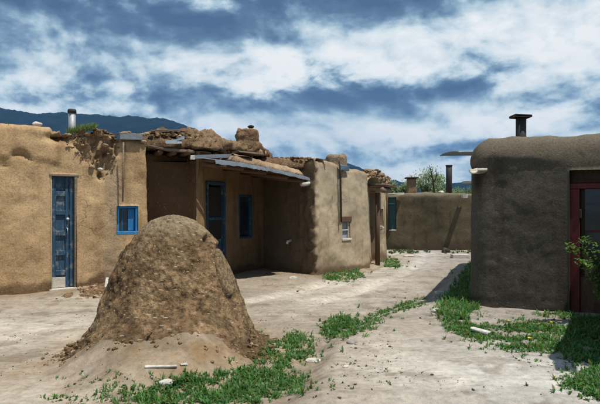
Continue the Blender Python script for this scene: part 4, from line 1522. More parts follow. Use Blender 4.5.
b = MB(); b.rock((x_, y_, 2.06), 0.085, 3, .25, 2, (1.3, 1, .7)); tag(b.build('pale_stone', M['white_stone'], None, True, base=(x_, y_, 2.03)), 'small pale stone on the low far parapet left of the black stovepipe', 'stone')

# =================================================================== RIGHT HOUSE
h6 = thing('adobe_house', 'big dark rounded mud house with red framed glass door on the near right', 'house', (3.5, 8.6, 0))
C6 = (2.46, 8.56)
P6 = [C6, (4.56, 7.62), (2.92, 4.85), (5.2, 3.95), (8.6, 9.0), (7.6, 14.6), (5.05, 15.4)]


def h6_disp(V, S):
    px, py = pxof(V)
    led = np.interp(px, [470, 490, 520, 560, 575], [166, 158, 159, 163, 166]) + 2.5 * fbm(V, 2.0, 3, seed=3)
    fr_ = (V[:, 1] < 8.9) & (V[:, 1] > 7.5) & (V[:, 0] < 4.7)
    d = 0.018 * sstep(-3, 2.0, led - py) * (1 - sstep(2, 14, led - py)) * fr_
    d = d + 0.02 * np.exp(-((py - 309) / 5) ** 2) * fr_
    return d + 0.004 * fbm(V * np.array([1, 1, 1.8]), 4.5, 4, .65, seed=5) * fr_


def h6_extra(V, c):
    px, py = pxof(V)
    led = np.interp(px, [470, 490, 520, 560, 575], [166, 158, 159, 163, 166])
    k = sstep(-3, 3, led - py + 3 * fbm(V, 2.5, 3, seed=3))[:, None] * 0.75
    c = c * (1 - k) + np.array([0.175, 0.143, 0.103]) * k  # rounded parapet painted lighter, since it faces up to the light
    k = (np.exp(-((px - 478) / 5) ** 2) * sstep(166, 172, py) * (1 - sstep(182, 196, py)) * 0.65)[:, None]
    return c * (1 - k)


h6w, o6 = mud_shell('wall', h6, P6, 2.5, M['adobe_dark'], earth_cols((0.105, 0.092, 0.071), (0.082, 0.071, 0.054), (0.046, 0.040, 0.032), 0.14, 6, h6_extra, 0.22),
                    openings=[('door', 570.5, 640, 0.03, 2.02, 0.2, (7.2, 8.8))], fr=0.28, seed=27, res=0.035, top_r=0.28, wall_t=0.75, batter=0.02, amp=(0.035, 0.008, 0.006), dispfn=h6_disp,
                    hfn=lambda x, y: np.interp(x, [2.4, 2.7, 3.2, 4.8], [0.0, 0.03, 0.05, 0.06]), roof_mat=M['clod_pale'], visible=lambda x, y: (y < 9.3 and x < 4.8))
dr = o6['door']
w, ht = dr.w, 1.84 - dr.za
fw = 0.075
one(dr, 'doorway_back', M['dark'], h6, -0.05, w + .05, 0.24, 0.27, -.05, 2.05)
d6 = one(dr, 'door', M['glass'], h6, 0.05 + fw, w - .05 - fw, 0.15, 0.165, 0.52, ht - fw)
d6['label'] = 'dark glass door with red painted frame'
for a in ((-0.02, 0.05 + fw, 0.08, 0.2, 0.0, ht - fw - .001), (w - .05 - fw, w + .02, 0.08, 0.2, 0.0, ht - fw - .001), (-0.02, w + .02, 0.075, 0.2, ht - fw, ht)):
    one(dr, 'door_frame', M['red_paint'], h6, *a)
for a in ((0.052 + fw, 0.11 + fw, 0.13, 0.149, 0.53, ht - fw - .002), (w - .11 - fw, w - .052 - fw, 0.13, 0.149, 0.53, ht - fw - .002)):
    one(dr, 'stile', M['dark_wood'], d6, *a)
one(dr, 'lower_panel', M['brown_wood'], d6, 0.052 + fw, w - .052 - fw, 0.125, 0.165, 0.02, 0.519)
one(dr, 'hinge', M['pipe_black'], d6, 0.04 + fw, 0.075 + fw, 0.066, 0.129, 1.33, 1.45)
one(dr, 'glazing_bar', M['red_paint'], d6, 0.112 + fw, w - .112 - fw, 0.132, 0.149, 1.14, 1.165)
one(dr, 'lintel', M['dark_wood'], h6, 0.0, w, 0.10, 0.22, ht + 0.002, 2.03 - dr.za + 0.0)  # dark strip over the door standing in for the recess shade
# white spout at the near corner
q, u_, n_ = on_path(P6, 0, 481)
b = MB()
zc = Z(168.5, 8.4)
cd = n_ * 0.9 - u_ * 0.25; cd /= np.linalg.norm(cd); cu = np.cross(UP, cd) * -1
th = np.linspace(-1.9, 1.9, 9)
V, fc = [], []
for k in range(6):
    p = q + cd * (-0.12 + 0.38 * k / 5) + UP * (zc - 0.03 * k / 5)
    for j, a in enumerate(th):
        V.append(p + cu * math.sin(a) * 0.075 + UP * (-math.cos(a) * 0.06) + rng.normal(size=3) * .003)
for k in range(5):
    for j in range(8):
        fc.append((k * 9 + j, (k + 1) * 9 + j, (k + 1) * 9 + j + 1, k * 9 + j + 1))
ob_ = link_mesh('canale', np.array(V), fc, M['pale_wood'], h6, True)
md = ob_.modifiers.new('thickness', 'SOLIDIFY'); md.thickness = 0.018
# a shelter behind it, its metal roof edge showing past the corner
sh = thing('metal_shelter', 'dark blue metal shelter roof jutting out behind the dark rounded house', 'shelter', (*XY(500, 24.5), 0))
a = np.array([*XY(449.0, 24.0), Z(152.8, 24.0)]); c = np.array([*XY(540, 25.0), Z(152.4, 25.0)])
d_ = c - a; l_ = np.linalg.norm(d_); d_ /= l_; s_ = np.cross(d_, UP)
V, fc = [], []
for k in range(12):
    p = a + d_ * l_ * (k / 11) ** 2
    sc = [0.35, 0.72, 0.92][k] if k < 3 else 1
    for j, g_ in enumerate(np.linspace(-1.45, 1.45, 9)):
        V.append(p + s_ * math.sin(g_) * 0.8 + UP * (math.cos(g_) * 0.16 * sc - 0.08))
for k in range(11):
    for j in range(8):
        fc.append((k * 9 + j, (k + 1) * 9 + j, (k + 1) * 9 + j + 1, k * 9 + j + 1))
sp = link_mesh('roof_sheet', np.array(V), fc, M['tin_blue'], sh, True)
md = sp.modifiers.new('thickness', 'SOLIDIFY'); md.thickness = 0.03
for px_ in (485, 535):
    x_, y_ = XY(px_, 24.6)
    b = MB(); b.tube([(x_, y_, 0), (x_, y_, Z(153, 24.6))], 0.07, 10); b.build('post', M['brown_wood'], sh, True)
p = np.array([*XY(464.5, 24.4), Z(182.3, 24.4)]); b = MB(); b.box(p + np.array([.7, .1, 0]), (1, .1, 0), (-.1, 1, 0), UP, 1.4, 0.5, 0.09, .01, .004); b.build('cross_beam', M['pale_wood'], sh)
# stub of a roof beam at the end of the wing
b = MB(); b.tube([(3.30, 5.2, 2.36), (3.02, 4.50, 2.36)], 0.085, 12, wob=.03); b.build('viga', M['brown_wood'], h6, True)
# pipe on the right roof
x_, y_ = XY(521, 10.2)
t_ = thing('stovepipe', 'short black stovepipe with flat cap on the dark rounded house', 'chimney pipe', (x_, y_, 2.2))
b = MB(); b.tube([(x_, y_, 2.2), (x_, y_, Z(118.3, y_))], 0.088, 18); b.build('pipe', M['pipe_black'], t_, True)
b = MB(); b.box((x_ - .008, y_, Z(116.8, y_)), (1, 0, -.04), (0, 1, 0), (.04, 0, 1), .30, .30, .045, .008, .002); b.build('cap', M['pipe_black'], t_, True)

# =================================================================== BREAD OVEN
oven = thing('bread_oven', 'dome-shaped brown mud bread oven standing in the yard', 'oven', (OVEN[0], OVEN[1], 0))
prof_z = np.array([-0.15, 0.0, 0.06, 0.13, 0.28, 0.45, 0.60, 0.72, 0.85, 0.96, 1.09, 1.21, 1.30, 1.36, 1.40, 1.42, 1.43])
prof_r = np.array([1.16, 1.04, 0.945, 0.87, 0.80, 0.755, 0.71, 0.665, 0.61, 0.55, 0.475, 0.39, 0.31, 0.235, 0.15, 0.07, 0.0])
nph, nrow = 480, 180
tt = np.linspace(0, 1, nrow)
dz_ = np.r_[0, np.cumsum(np.hypot(np.diff(prof_z), np.diff(prof_r)))]
dz_ /= dz_[-1]
pz = np.interp(tt, dz_, prof_z)
pr = np.interp(tt, dz_, prof_r)
for _ in range(6):
    pr[1:-1] = (pr[:-2] + pr[1:-1] * 2 + pr[2:]) / 4
    pz[1:-1] = (pz[:-2] + pz[1:-1] * 2 + pz[2:]) / 4
ph = np.arange(nph) / nph * 2 * math.pi
PH, TR = np.meshgrid(ph, pr)
_, TZ = np.meshgrid(ph, pz)
# crumbling skirt: lobes of fallen mud toward the front corners
skirt = 0.0 + 0.08 * fbm(np.stack([np.cos(ph) * 1.6, np.sin(ph) * 1.6, np.zeros(nph)], 1), 1.0, 3, seed=4)
for (ang, amt, wd) in ((math.atan2(-0.75, 1.0), 0.16, 0.30), (math.atan2(-0.6, -1.0), 0.08, 0.30)):
    dd = np.angle(np.exp(1j * (ph - ang)))
    skirt += amt * np.exp(-(dd / wd) ** 2)
low = np.clip(1 - TZ / 0.40, 0, 1) ** 2.0
TR = TR + low * skirt[None, :]
X = OVEN[0] + 0.05 * (1.4 - TZ) * 0 + np.cos(PH) * TR
Y = OVEN[1] + np.sin(PH) * TR
OV = np.stack([X.ravel(), Y.ravel(), TZ.ravel()], 1)
gzz = ground_z(OV[:, 0], OV[:, 1])
OV[:, 2] += gzz * np.clip(1 - OV[:, 2] / 0.6, 0, 1)
onr = np.stack([np.cos(PH).ravel() * .85, np.sin(PH).ravel() * .85, np.clip(TZ.ravel() / 1.42, 0, 1) ** 3 * .9 + .25], 1)
lowf = np.clip(1 - OV[:, 2] / 0.42, 0, 1)
opx, opy = pxof(OV)
front = OV[:, 1] < OVEN[1] + 0.3
# smooth plaster patch with a crack round it, right side
pcx, pcy = 226, 272
pang = np.hypot((opx - pcx - 0.22 * (opy - pcy)) / 8.0, (opy - pcy) / 27.0) + 0.16 * fbm(OV, 4, 3, seed=5)
patch = (1 - sstep(0.92, 1.02, pang)) * front
crack = np.exp(-((pang - 1.0) / 0.12) ** 2) * front * (opx < 230 + 0.25 * (opy - pcy))
hole = np.exp(-((((opx - 207) / 3.0) ** 2 + ((opy - 239) / 3.8) ** 2) ** 2)) * front
lump = 0.022 * fbm(OV, 1.3, 3, seed=1) + 0.014 * fbm(OV, 4.2, 4, .6, seed=2) + 0.009 * fbm(OV, 14, 3, .7, seed=3)
chunk = np.abs(fbm(OV, 5.0, 3, .55, seed=7))
disp = lump * (1 - 0.6 * patch) + 0.004 * patch - 0.045 * crack - 0.22 * hole
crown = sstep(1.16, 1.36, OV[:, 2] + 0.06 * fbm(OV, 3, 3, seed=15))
disp = disp * (1 - 0.55 * crown)
disp += lowf * (0.12 * (chunk - 0.25) + 0.03 * fbm(OV, 16, 2, seed=9))
edgeL = np.exp(-((opx - np.interp(opy, [215, 245, 300, 340], [150, 133, 108, 92])) / 5.0) ** 2) * sstep(240, 262, opy) * (1 - sstep(300, 330, opy))
disp += 0.035 * edgeL * fbm(OV, 8, 3, seed=11)
OV2 = OV + onr * disp[:, None]
k1 = sstep(-0.4, 0.5, fbm(OV, 2.2, 5, .6, seed=21))[:, None]
oc = np.array([0.265, 0.175, 0.095]) * (1 - k1) + np.array([0.145, 0.090, 0.047]) * k1
spk = fbm(OV, 16, 3, .6, seed=61)[:, None]
oc = oc * (1 + 0.35 * spk)
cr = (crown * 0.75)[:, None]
oc = oc * (1 - cr) + np.array([0.30, 0.235, 0.15]) * cr  # crown painted lighter, as a sunlit top
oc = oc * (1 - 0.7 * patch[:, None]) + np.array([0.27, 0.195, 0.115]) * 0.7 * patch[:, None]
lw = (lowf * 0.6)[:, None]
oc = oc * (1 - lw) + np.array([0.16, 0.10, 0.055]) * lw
oc *= (1 - 0.75 * hole - 0.5 * crack)[:, None]  # hole and crack also darkened in the colour, as deep shade
dark = sstep(0.1, 0.6, fbm(OV, 3.0, 4, .6, seed=33)) * (1 - crown) * 0.4
oc *= (1 - dark)[:, None]
ii = np.arange(nrow * nph).reshape(nrow, nph)
nx2 = np.roll(ii, -1, 1)
of = np.stack([ii[:-1], nx2[:-1], nx2[1:], ii[1:]], 2).reshape(-1, 4)
link_mesh('dome', OV2, of, M['oven_mud'], oven, True, oc)
# grit and straw chips bedded in the mud
V, fc = [], []
sel = rng.choice(np.nonzero((OV[:, 2] > 0.05) & (OV[:, 1] < OVEN[1] + .5) & (patch < .2))[0], 1700)
gb, gb2 = MB(), MB()
for i, s in enumerate(sel):
    p, n0 = OV2[s], onr[s] / np.linalg.norm(onr[s])
    if OV[s, 2] > 1.15 and rng.random() < .85 or rng.random() < .3:
        continue
    d1 = np.cross(n0, rng.normal(size=3)); d1 /= np.linalg.norm(d1)
    d2 = np.cross(n0, d1)
    if rng.random() < 0.80:
        l = rng.uniform(0.006, 0.028)
        gb.box(p + n0 * .0005, d1, d2, n0, l, rng.uniform(.002, .0045), .003)
    else:
        gb2.rock(p + n0 * -.004, rng.uniform(.004, .012), i, .35, 0)
kind(gb.build('straw_chips', M['straw'], oven), 'stuff')
kind(gb2.build('grit', M['clod'], oven), 'stuff')
# clods fallen from the oven
b, b2 = MB(), MB()
for i in range(300):
    k = rng.random()
    a_ = rng.uniform(-math.pi, 0.35)
    r_ = 0.84 + abs(rng.normal(0, .13)) + (0.12 if -0.2 < math.cos(a_) < .2 else .16)
    x_, y_ = OVEN[0] + math.cos(a_) * r_, OVEN[1] + math.sin(a_) * r_
    if -2.3 < a_ < -0.9 and rng.random() < .6:
        continue
    s = rng.uniform(0.006, 0.02) * (1.7 if rng.random() < .10 else 1)
    zz = gz1(x_, y_)
    dlt = np.hypot(OV2[::37, 0] - x_, OV2[::37, 1] - y_)
    j = int(np.argmin(dlt))
    if dlt[j] < 0.08:
        zz = max(zz, OV2[::37][j, 2])
    (b if rng.random() < .85 else b2).rock((x_, y_, zz + s * .1), s, i, .7, 1, (1.2, 1, .75), rng.uniform(0, 6))
kind(b.build('mud_rubble', M['clod']), 'stuff', 'brown clods crumbled round the foot of the oven')
kind(b2.build('pale_rubble', M['clod_pale']), 'stuff', 'pale crumbs of mud round the foot of the oven')

# rubble heaped against the first house
b, b2 = MB(), MB()
for i in range(260):
    px, py = rng.normal(93, 12), rng.normal(286, 3.6)
    if px < 80 and py < 292:
        continue
    x_, y_ = G(px, py + 4)
    s = rng.uniform(0.02, 0.07)
    (b if rng.random() < .8 else b2).rock((x_, y_, gz1(x_, y_) + s * .1), s, i, .7, 1, (1.25, 1, .7), rng.uniform(0, 6))
kind(b.build('mud_rubble', M['clod']), 'stuff', 'brown clods fallen beside the tall blue door')
kind(b2.build('pale_rubble', M['clod_pale']), 'stuff', 'pale crumbs fallen beside the tall blue door')

# =================================================================== single stones and boards lying about
STONE_N = [0]


def loose(name, px, py, size, label, cat, mat, squash=(1, .8, .5), rot=0.0, rough=.25, dz=0.0):
    x_, y_ = (float(v[0]) for v in GR(px, py))
    z_ = gz1(x_, y_)
    STONE_N[0] += 1
    b = MB(); b.rock((x_, y_, z_ + size * squash[2] * .30 + dz), size, STONE_N[0] * 3.3, rough, 2, squash, rot)
    return tag(b.build(name, mat, None, True, base=(x_, y_, z_)), label, cat)


def slab(name, px, py, size, label, cat, mat, yaw=0.0, tilt=0.0, dz=0.0, roll=0.0):
    x_, y_ = (float(v[0]) for v in GR(px, py))
    z_ = gz1(x_, y_)
    ux = np.array([math.cos(yaw) * math.cos(roll), math.sin(yaw) * math.cos(roll), math.sin(roll)])
    uy = np.array([-math.sin(yaw) * math.cos(tilt), math.cos(yaw) * math.cos(tilt), math.sin(tilt)])
    uy = uy - ux * uy.dot(ux); uy /= np.linalg.norm(uy)
    uz = np.cross(ux, uy)
    b = MB(); b.box(np.array([x_, y_, z_ + dz + size[2] / 2]), ux, uy, uz, *size, .008, .003)
    return tag(b.build(name, mat, None, base=(x_, y_, z_)), label, cat)


hx0, hy0 = G(107.5, 286)
slab('white_block', 107.5, 288, (0.09, 0.05, 0.19), 'small white block leaning on the rubble right of the tall blue door', 'block', M['white_paint'], 0.35, -0.45, 0.0, -0.2)
slab('white_stick', 161, 367.5, (0.27, 0.035, 0.02), 'thin white stick lying on the dirt in front of the oven', 'stick', M['white_paint'], 0.09, 0, 0.0)
slab('white_stick', 184, 365, (0.05, 0.03, 0.014), 'short white splinter just right of the thin white stick', 'stick', M['white_paint'], 0.2, 0, 0.0)
loose('white_stone', 167, 384, 0.055, 'jagged white stone at the grass edge below the oven', 'stone', M['white_stone'], (1.2, .8, .6), .3)
loose('pale_stone', 313, 361, 0.06, 'flat pale stone right of the grass clump by the oven', 'stone', M['white_stone'], (1.3, .9, .4), -.2)
loose('white_stone', 346, 367, 0.022, 'tiny white stone on bare dirt below the grassy ditch', 'stone', M['white_stone'], (1.4, 1, .6), .3)
slab('pale_slab', 439.5, 294, (0.14, 0.10, 0.05), 'small pale slab at the end of the grass strip on the lane', 'stone', M['white_stone'], 0.1)
loose('white_stone', 436, 312, 0.062, 'round white stone on the lane edge by the dark house corner', 'stone', M['white_stone'], (1.2, .9, .7), .3)
slab('white_board', 452, 311.5, (0.16, 0.06, 0.025), 'white board end in the shadow beside the round white stone', 'board', M['white_paint'], -0.15)
slab('white_board', 480.5, 334.5, (0.21, 0.085, 0.03), 'tilted white board lying in the grass before the dark house', 'board', M['white_paint'], -0.75, 0.0, 0.03, -.12)
slab('pale_slab', 460, 258, (0.50, 0.35, 0.11), 'wide pale slab on the ground before the far house', 'stone', M['white_stone'], -0.05)
loose('dark_stone', 446, 252.5, 0.15, 'dark lump against the foot of the far house', 'stone', M['dark_stone'], (1.0, .8, .8), .2)  # dark lump placed for the dark spot at the wall foot
loose('white_stone', 409, 256.5, 0.10, 'low white stone in weeds left of the wide pale slab', 'stone', M['white_stone'], (1.6, .8, .4), 0)
loose('white_stone', 577, 318, 0.035, 'small white stone at the red door corner of the dark house', 'stone', M['white_stone'], (1.2, 1, .7), 0)
loose('grey_stone', 352, 343, 0.05, 'grey stone below the grassy ditch edge on the lane', 'stone', M['grey_stone'], (1.3, 1, .55), .5)
loose('grey_stone', 293, 278, 0.07, 'grey stone on the sunlit edge before the shaded porch', 'stone', M['white_stone'], (1.4, .8, .4), .5)

# pebbles nobody could count
b, b2, b3 = MB(), MB(), MB()
for i in range(5200):
    py = HORIZON + 46 + 150 * rng.random() ** 0.8
    px = rng.uniform(-10, 610)
    x_, y_ = G(px, py)
    if math.hypot(x_ - OVEN[0], y_ - OVEN[1]) < 1.1 or (x_ > 2.3 and y_ > 8.6 - .44 * (x_ - 2.45)) and y_ < 16:
        continue
    if y_ > np.interp(x_, [-7.6, -3.7, -2.9, -0.9, .34, 1.85, 2.7, 3], [8.0, 10.8, 11.2, 13.2, 12.9, 15, 17.3, 20.5]):
        continue
    if perlin(np.array([[x_ * 1.1, y_ * 1.1, 3.3]]))[0] + rng.normal(0, .22) < 0.15:
        continue
    s = rng.uniform(0.003, 0.010) * (y_ / 7) ** .5 * (2.0 if rng.random() < .05 else 1)
    (b, b2, b3)[rng.choice(3, p=[.45, .35, .2])].rock((x_, y_, gz1(x_, y_) + s * .15), s, i, .3, 0, (1.2, 1, .7), rng.uniform(0, 6))
kind(b.build('gravel', M['grey_stone']), 'stuff', 'loose grey pebbles scattered over the dirt')
kind(b2.build('dark_gravel', M['dark_stone']), 'stuff', 'loose dark pebbles scattered over the dirt')
kind(b3.build('pale_gravel', M['clod_pale']), 'stuff', 'loose tan pebbles scattered over the dirt')


# =================================================================== grass and weeds
def blades(P, length, width, az, lean, bend, cols):
    """tapering blades or leaves, five points each"""
    n = len(P)
    dirv = np.stack([np.cos(az), np.sin(az), np.zeros(n)], 1)
    side = np.stack([-np.sin(az), np.cos(az), np.zeros(n)], 1)
    up = np.array([0, 0, 1.0])
    a1 = lean
    a2 = lean + bend
    p1 = P + (dirv * np.sin(a1)[:, None] + up * np.cos(a1)[:, None]) * (length * .55)[:, None]
    p2 = p1 + (dirv * np.sin(a2)[:, None] + up * np.cos(a2)[:, None]) * (length * .45)[:, None]
    w = (width / 2)[:, None] * side
    V = np.stack([P - w * .45, P + w * .45, p1 + w, p1 - w, p2], 1).reshape(-1, 3)
    k = np.arange(n) * 5
    q = np.stack([k, k + 1, k + 2, k + 3], 1)
    t = np.stack([k + 3, k + 2, k + 4], 1)
    return V, [q, t], np.repeat(cols, 5, 0)


def weeds(name, label, poly, n, lmin, lmax, wmin, wmax, seed, clump=6.0, thr=-0.1, tint=(0.05, 0.12, 0.04), flowers=0):
    r = np.random.default_rng(seed)
    px = r.uniform(min(p[0] for p in poly), max(p[0] for p in poly), n * 4)
    py = r.uniform(min(p[1] for p in poly), max(p[1] for p in poly), n * 4)
    ok = in_poly(px, py, poly)
    px, py = px[ok], py[ok]
    sc_ = (py - HORIZON) / 150
    px = px + r.standard_t(3, len(px)) * 4.0 * sc_
    py = py + r.standard_t(3, len(py)) * 1.8 * sc_
    py = np.maximum(py, HORIZON + 38)
    X, Y = GR(px, py)
    okd = np.hypot(X - OVEN[0], Y - OVEN[1]) > 0.98
    X, Y = X[okd], Y[okd]
    PP = np.stack([X, Y, np.zeros_like(X)], 1)
    dn = fbm(PP, clump, 3, seed=seed) * .6 + fbm(PP, clump * .35, 2, seed=seed + 1) * .6
    keep = dn + r.uniform(-.30, .30, len(X)) > thr + .06
    X, Y, dn = X[keep][:n], Y[keep][:n], dn[keep][:n]
    m = len(X)
    nl = 7
    X, Y, dn = (np.repeat(v[:max(1, m // nl)], nl) for v in (X, Y, dn))
    m = len(X)
    azl = r.uniform(0, 2 * math.pi, m)
    spread = np.repeat(r.uniform(.004, .03, m // nl), nl) * np.sqrt(Y / 6)
    X = X + np.cos(azl) * spread * r.random(m)
    Y = Y + np.sin(azl) * spread * r.random(m)
    Pz = ground_z(X, Y)
    P = np.stack([X, Y, Pz - .004], 1)
    vig = np.repeat(r.uniform(.55, 1.35, m // nl), nl)
    big = np.clip(.6 + .7 * (dn - thr), .45, 1.3)
    L = lmin * .7 + (lmax * .85 - lmin * .7) * r.beta(1.6, 3.0, m) * big * 1.25 * vig
    Wd = r.uniform(wmin, wmax, m) * np.where(r.random(m) < .4, 1.5, .9)
    hue = np.repeat(r.normal(0, 1, (m // nl, 1)), nl, 0) * np.array([[.22, .08, .05]])
    c = np.array(tint)[None] * r.uniform(.7, 1.35, (m, 1)) * (1 + hue) * (1 + r.normal(0, .08, (m, 3)))
    dry = r.random(m) < .13
    c[dry] = np.array([0.20, 0.17, 0.07]) * r.uniform(.7, 1.2, (dry.sum(), 1))
    V, fc, cc = blades(P, L, Wd, azl + r.normal(0, .4, m), np.abs(r.normal(.45, .38, m)), r.uniform(.1, 1.2, m), np.clip(c, .01, .6))
    o = link_mesh(name, V, fc, M['leaf'], None, False, cc)
    kind(o, 'stuff', label)
    for i in range(flowers):
        j = r.integers(m)
    return X, Y


T = (0.085, 0.200, 0.055)
weeds('grass', 'leafy green weeds and grass along the foot of the oven', [(118, 404), (122, 392), (160, 388), (185, 378), (225, 376), (255, 368), (262, 352), (255, 340), (270, 336), (284, 352), (290, 372), (305, 376), (300, 392), (262, 398), (250, 404)], 9000, .035, .11, .006, .016, 31, 7, -.28, T)
weeds('grass', 'round clump of weeds right of the oven', [(286, 340), (296, 333), (308, 338), (313, 352), (304, 362), (290, 358)], 1500, .04, .10, .006, .016, 32, 8, -.5, T)
weeds('weeds', 'thin scattered weeds at the front of the yard', [(60, 378), (130, 372), (150, 404), (40, 404)], 420, .02, .06, .006, .014, 33, 9, .05, T)
weeds('weeds', 'few sprigs on dirt right of the oven grass', [(300, 372), (345, 362), (398, 358), (396, 382), (330, 404), (290, 404)], 300, .02, .05, .006, .012, 34, 9, .12, (.06, .11, .04))
weeds('grass', 'thick weed clump on the ditch edge in the lane', [(324, 330), (333, 319), (350, 317), (362, 325), (352, 334), (342, 338), (328, 337)], 2600, .04, .11, .007, .018, 35, 6, -.45, T)
weeds('grass', 'long weed strip following the ditch edge up the lane', [(355, 330), (372, 316), (390, 308), (410, 301), (428, 297), (424, 303), (400, 312), (380, 320), (362, 331)], 3600, .03, .08, .007, .018, 36, 5, -.2, T)
weeds('grass', 'bright weeds at the foot of the pale house', [(324, 280), (328, 270), (345, 266), (360, 270), (363, 278), (350, 281)], 2600, .04, .13, .008, .02, 37, 4, -.4, T)
weeds('grass', 'bright weeds at the corner of the end house', [(382, 262), (388, 257), (396, 260), (402, 267), (396, 270), (388, 268)], 1300, .04, .12, .009, .022, 38, 4, -.35, T)
weeds('weeds', 'straggling weeds along the foot of the far house', [(388, 254), (388, 249.5), (472, 249.5), (472, 253)], 900, .05, .16, .02, .05, 39, 2, .02, (.06, .11, .045))
weeds('grass', 'dark grass in the shade beside the dark rounded house', [(437, 316), (446, 300), (458, 280), (470, 262), (475, 262), (476, 312), (460, 320)], 5200, .06, .17, .008, .02, 40, 4, -.6, T)
gX, gY = weeds('grass', 'broad weed patch with dandelions before the dark rounded house', [(444, 318), (462, 316), (480, 326), (515, 322), (540, 314), (566, 312), (580, 318), (578, 342), (560, 350), (530, 352), (500, 346), (470, 338), (450, 330)], 10500, .03, .10, .007, .018, 41, 4, -.22, T)
weeds('weeds', 'thin weeds on the dirt strip below the dandelion patch', [(440, 325), (480, 345), (560, 352), (580, 366), (520, 362), (470, 350)], 700, .02, .05, .006, .014, 42, 6, .05, T)
weeds('grass', 'shaded grass below the red framed door', [(574, 318), (610, 318), (612, 364), (566, 362)], 4200, .04, .13, .008, .02, 43, 4, -.4, T)
weeds('grass', 'grass clump at the lower right corner of the yard', [(566, 386), (585, 372), (612, 366), (612, 398), (580, 396)], 3200, .03, .09, .006, .015, 44, 5, -.3, T)
# weeds rooted on the first roof
r = np.random.default_rng(50)
for (nm, lab, pxa, pxb, Ya, Yb, n, l0, l1) in (('grass', 'pale green grass growing on the tan roof behind the stovepipe', 68, 96, 10.75, 11.15, 900, .05, .16),
                                               ('weeds', 'small weed tuft on the tan roof at the far left', 1, 9, 10.15, 10.35, 160, .06, .17)):
    px = r.uniform(pxa, pxb, n); Y = r.uniform(Ya, Yb, n); X = (px - 300) / 583 * Y
    zt = np.interp(px, [0, 66, 80, 96], [2.90, 2.90, 2.97, 3.02])
    V, fc, cc = blades(np.stack([X, Y, zt - .03], 1), r.uniform(l0, l1, n), r.uniform(.006, .014, n), r.uniform(0, 6.28, n), np.abs(r.normal(.3, .25, n)), r.uniform(.1, .9, n),
                       np.array([[.14, .20, .075]]) * r.uniform(.7, 1.3, (n, 1)))
    kind(link_mesh(nm, V, fc, M['leaf'], None, False, cc), 'stuff', lab)

# dandelions
for i, (px, py) in enumerate(((551, 331), (529, 347.5), (545, 322), (508, 329))):
    x_, y_ = G(px, py + 6)
    z_ = gz1(x_, y_)
    d = thing('dandelion', ['single yellow dandelion high in the weed patch before the dark house', 'yellow dandelion lowest in the weed patch, on the dirt side', 'yellow dandelion close to the foot of the dark house', 'yellow dandelion near the tilted white board'][i], 'flower', (x_, y_, z_), 'dandelions before the dark house')
    b = MB(); b.tube([(x_, y_, z_), (x_ + .005, y_, z_ + .06), (x_, y_ - .005, z_ + .10)], [.004, .003, .003], 6)
    m_ = M.get('stem') or M.setdefault('stem', mat_plain('green_stem', (.06, .13, .04)))
    b.build('stem', m_, d, True)
    b = MB(); b.rock((x_, y_ - .005, z_ + .105), .018, i, .2, 1, (1, 1, .5)); b.build('head', M['flower'], d)

# =================================================================== leafy shrub by the red door
r = np.random.default_rng(60)
sx_, sy_ = 3.86, 7.22
shrub = thing('leafy_shrub', 'leafy shrub with pale sunlit tips growing in front of the red door', 'shrub', (sx_, sy_, 0))
stems = MB()
LP, LA, LL = [], [], []
tips = [(3.27, 7.10, 1.02), (3.45, 7.12, 1.10), (3.38, 7.0, 0.86), (3.60, 7.1, 1.0), (3.70, 7.15, 0.72), (3.52, 7.0, 0.62), (3.86, 7.15, 0.95), (4.0, 7.1, 0.7), (3.68, 6.95, 0.42), (4.1, 7.3, 1.1), (3.9, 7.0, 0.5), (3.62, 7.2, .86), (3.55, 6.9, .45), (3.75, 6.85, .3), (3.5, 7.05, .8), (3.95, 6.9, .35), (3.42, 7.15, .98), (3.8, 7.1, 1.05)]
for (tx, ty, tz) in tips:
    a = np.array([sx_ + r.normal(0, .05), sy_ + r.normal(0, .05), 0.0]); c = np.array([tx, ty, tz])
    mid = a * .45 + c * .55 + np.array([.12, .02, .16])
    pts = [(1 - t) ** 2 * a + 2 * t * (1 - t) * mid + t * t * c for t in np.linspace(0, 1, 8)]
    stems.tube(pts, list(np.linspace(.011, .003, 8)), 6)
    for t in np.r_[np.linspace(.35, 1, 22), np.full(10, .97)]:
        p = (1 - t) ** 2 * a + 2 * t * (1 - t) * mid + t * t * c
        for _ in range(2):
            LP.append(p + r.normal(0, .035, 3)); LA.append(r.uniform(0, 6.28)); LL.append(r.uniform(.04, .075))
stems.build('stem', M['brown_wood'], shrub, True)
n = len(LP)
V, fc, cc = blades(np.array(LP), np.array(LL), np.array(LL) * r.uniform(.45, .65, n), np.array(LA), r.uniform(.5, 1.5, n), r.uniform(0, .6, n), np.array([[.105, .185, .055]]) * r.uniform(.6, 1.6, (n, 1)))
kind(link_mesh('leaves', V, fc, M['leaf'], shrub, False, cc), 'stuff')


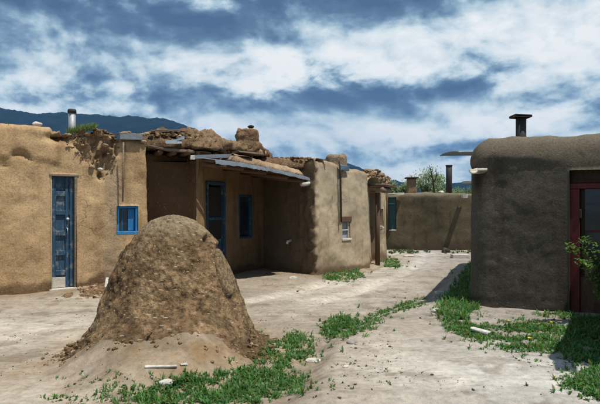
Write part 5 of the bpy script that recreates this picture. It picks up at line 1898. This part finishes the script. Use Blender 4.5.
# =================================================================== trees behind the far house
def tree(px, Y, top_py, half_w, label, seed, tint, nleaf=5200, name='tree', base=0.25):
    r = np.random.default_rng(seed)
    x_, y_ = XY(px, Y)
    ht = Z(top_py, Y)
    hw = half_w / 583 * Y
    t = thing(name, label, 'tree', (x_, y_, 0), 'trees behind the far house')
    b = MB(); b.tube([(x_, y_, -.1), (x_ + .1, y_, ht * .25), (x_ - .05, y_, ht * .55)], [.2, .15, .09], 9)
    lobes = []
    for k in range(15):
        a = r.uniform(0, 6.28); rr = math.sqrt(r.random())
        zz = ht * r.uniform(base + .1, .88)
        s = (1 - abs(zz / ht - .55) * 1.1)
        lp = np.array([x_ + math.cos(a) * rr * hw * s, y_ + math.sin(a) * rr * hw * s, zz])
        lobes.append((lp, r.uniform(.22, .42) * hw))
        b.tube([(x_, y_, ht * r.uniform(.2, .45)), lp * .5 + np.array([x_, y_, zz * .9]) * .5, lp], [.07, .04, .015], 6)
    b.build('trunk', M['brown_wood'], t, True)
    P, C = [], []
    for k in range(nleaf):
        lp, s = lobes[r.integers(len(lobes))]
        v = r.normal(size=3); v /= np.linalg.norm(v)
        rad = s * r.random() ** .45 * (1 + .35 * math.sin(v[0] * 7 + k % 5))
        P.append(lp + v * rad * np.array([1, 1, .8]))
    n = len(P)
    V, fc, cc = blades(np.array(P), r.uniform(.08, .17, n), r.uniform(.05, .09, n), r.uniform(0, 6.28, n), r.uniform(.2, 2.4, n), r.uniform(-.4, .6, n), np.array([tint]) * r.uniform(.55, 1.5, (n, 1)))
    kind(link_mesh('crown', V, fc, M['leaf'], t, False, cc), 'stuff')


tree(426, 40, 166, 27, 'grey-green bushy tree behind the far house chimney, tallest of its row', 71, (.23, .28, .19))
tree(400, 37, 177, 17, 'low pale green tree at the left end of the far house roof', 72, (.23, .28, .18))
tree(443, 44, 170, 22, 'green tree just left of the tall black stovepipe', 73, (.20, .26, .165))
tree(463, 48, 186, 22, 'low green tree right of the tall black stovepipe', 74, (.14, .20, .11))
tree(490, 46, 184, 20, 'green tree hidden mostly behind the dark rounded house', 75, (.07, .13, .07), 2500)
# bare branch
x_, y_ = XY(436, 25.5)
tw = thing('bare_sapling', 'leafless dark sapling leaning left behind the far roof', 'tree', (x_, y_, 0))
b = MB()
tp = np.array([*XY(429.5, 25.5), Z(165, 25.5)])
b.tube([(x_, y_, -.1), (x_ - .02, y_, 1.6), np.array([*XY(433, 25.5), Z(180, 25.5)]), tp], [.06, .05, .035, .012], 7)
b.build('trunk', M['dark_wood'], tw, True)
b = MB()
for (p0, p1) in (((433.5, 183), (438, 172)), ((432.5, 178), (426.5, 172)), ((431.5, 173), (433, 166)), ((434, 186), (428, 180)), ((430.5, 170), (427, 166.5)), ((436, 177), (436.5, 168))):
    b.tube([(*XY(p0[0], 25.5), Z(p0[1], 25.5)), (*XY((p0[0] + p1[0]) / 2 + .5, 25.6), Z((p0[1] + p1[1]) / 2, 25.5)), (*XY(p1[0], 25.6), Z(p1[1], 25.5))], [.022, .015, .006], 6)
b.build('branches', M['dark_wood'], tw, True)

for o in bpy.data.objects:
    if '_base' in o:
        del o['_base']
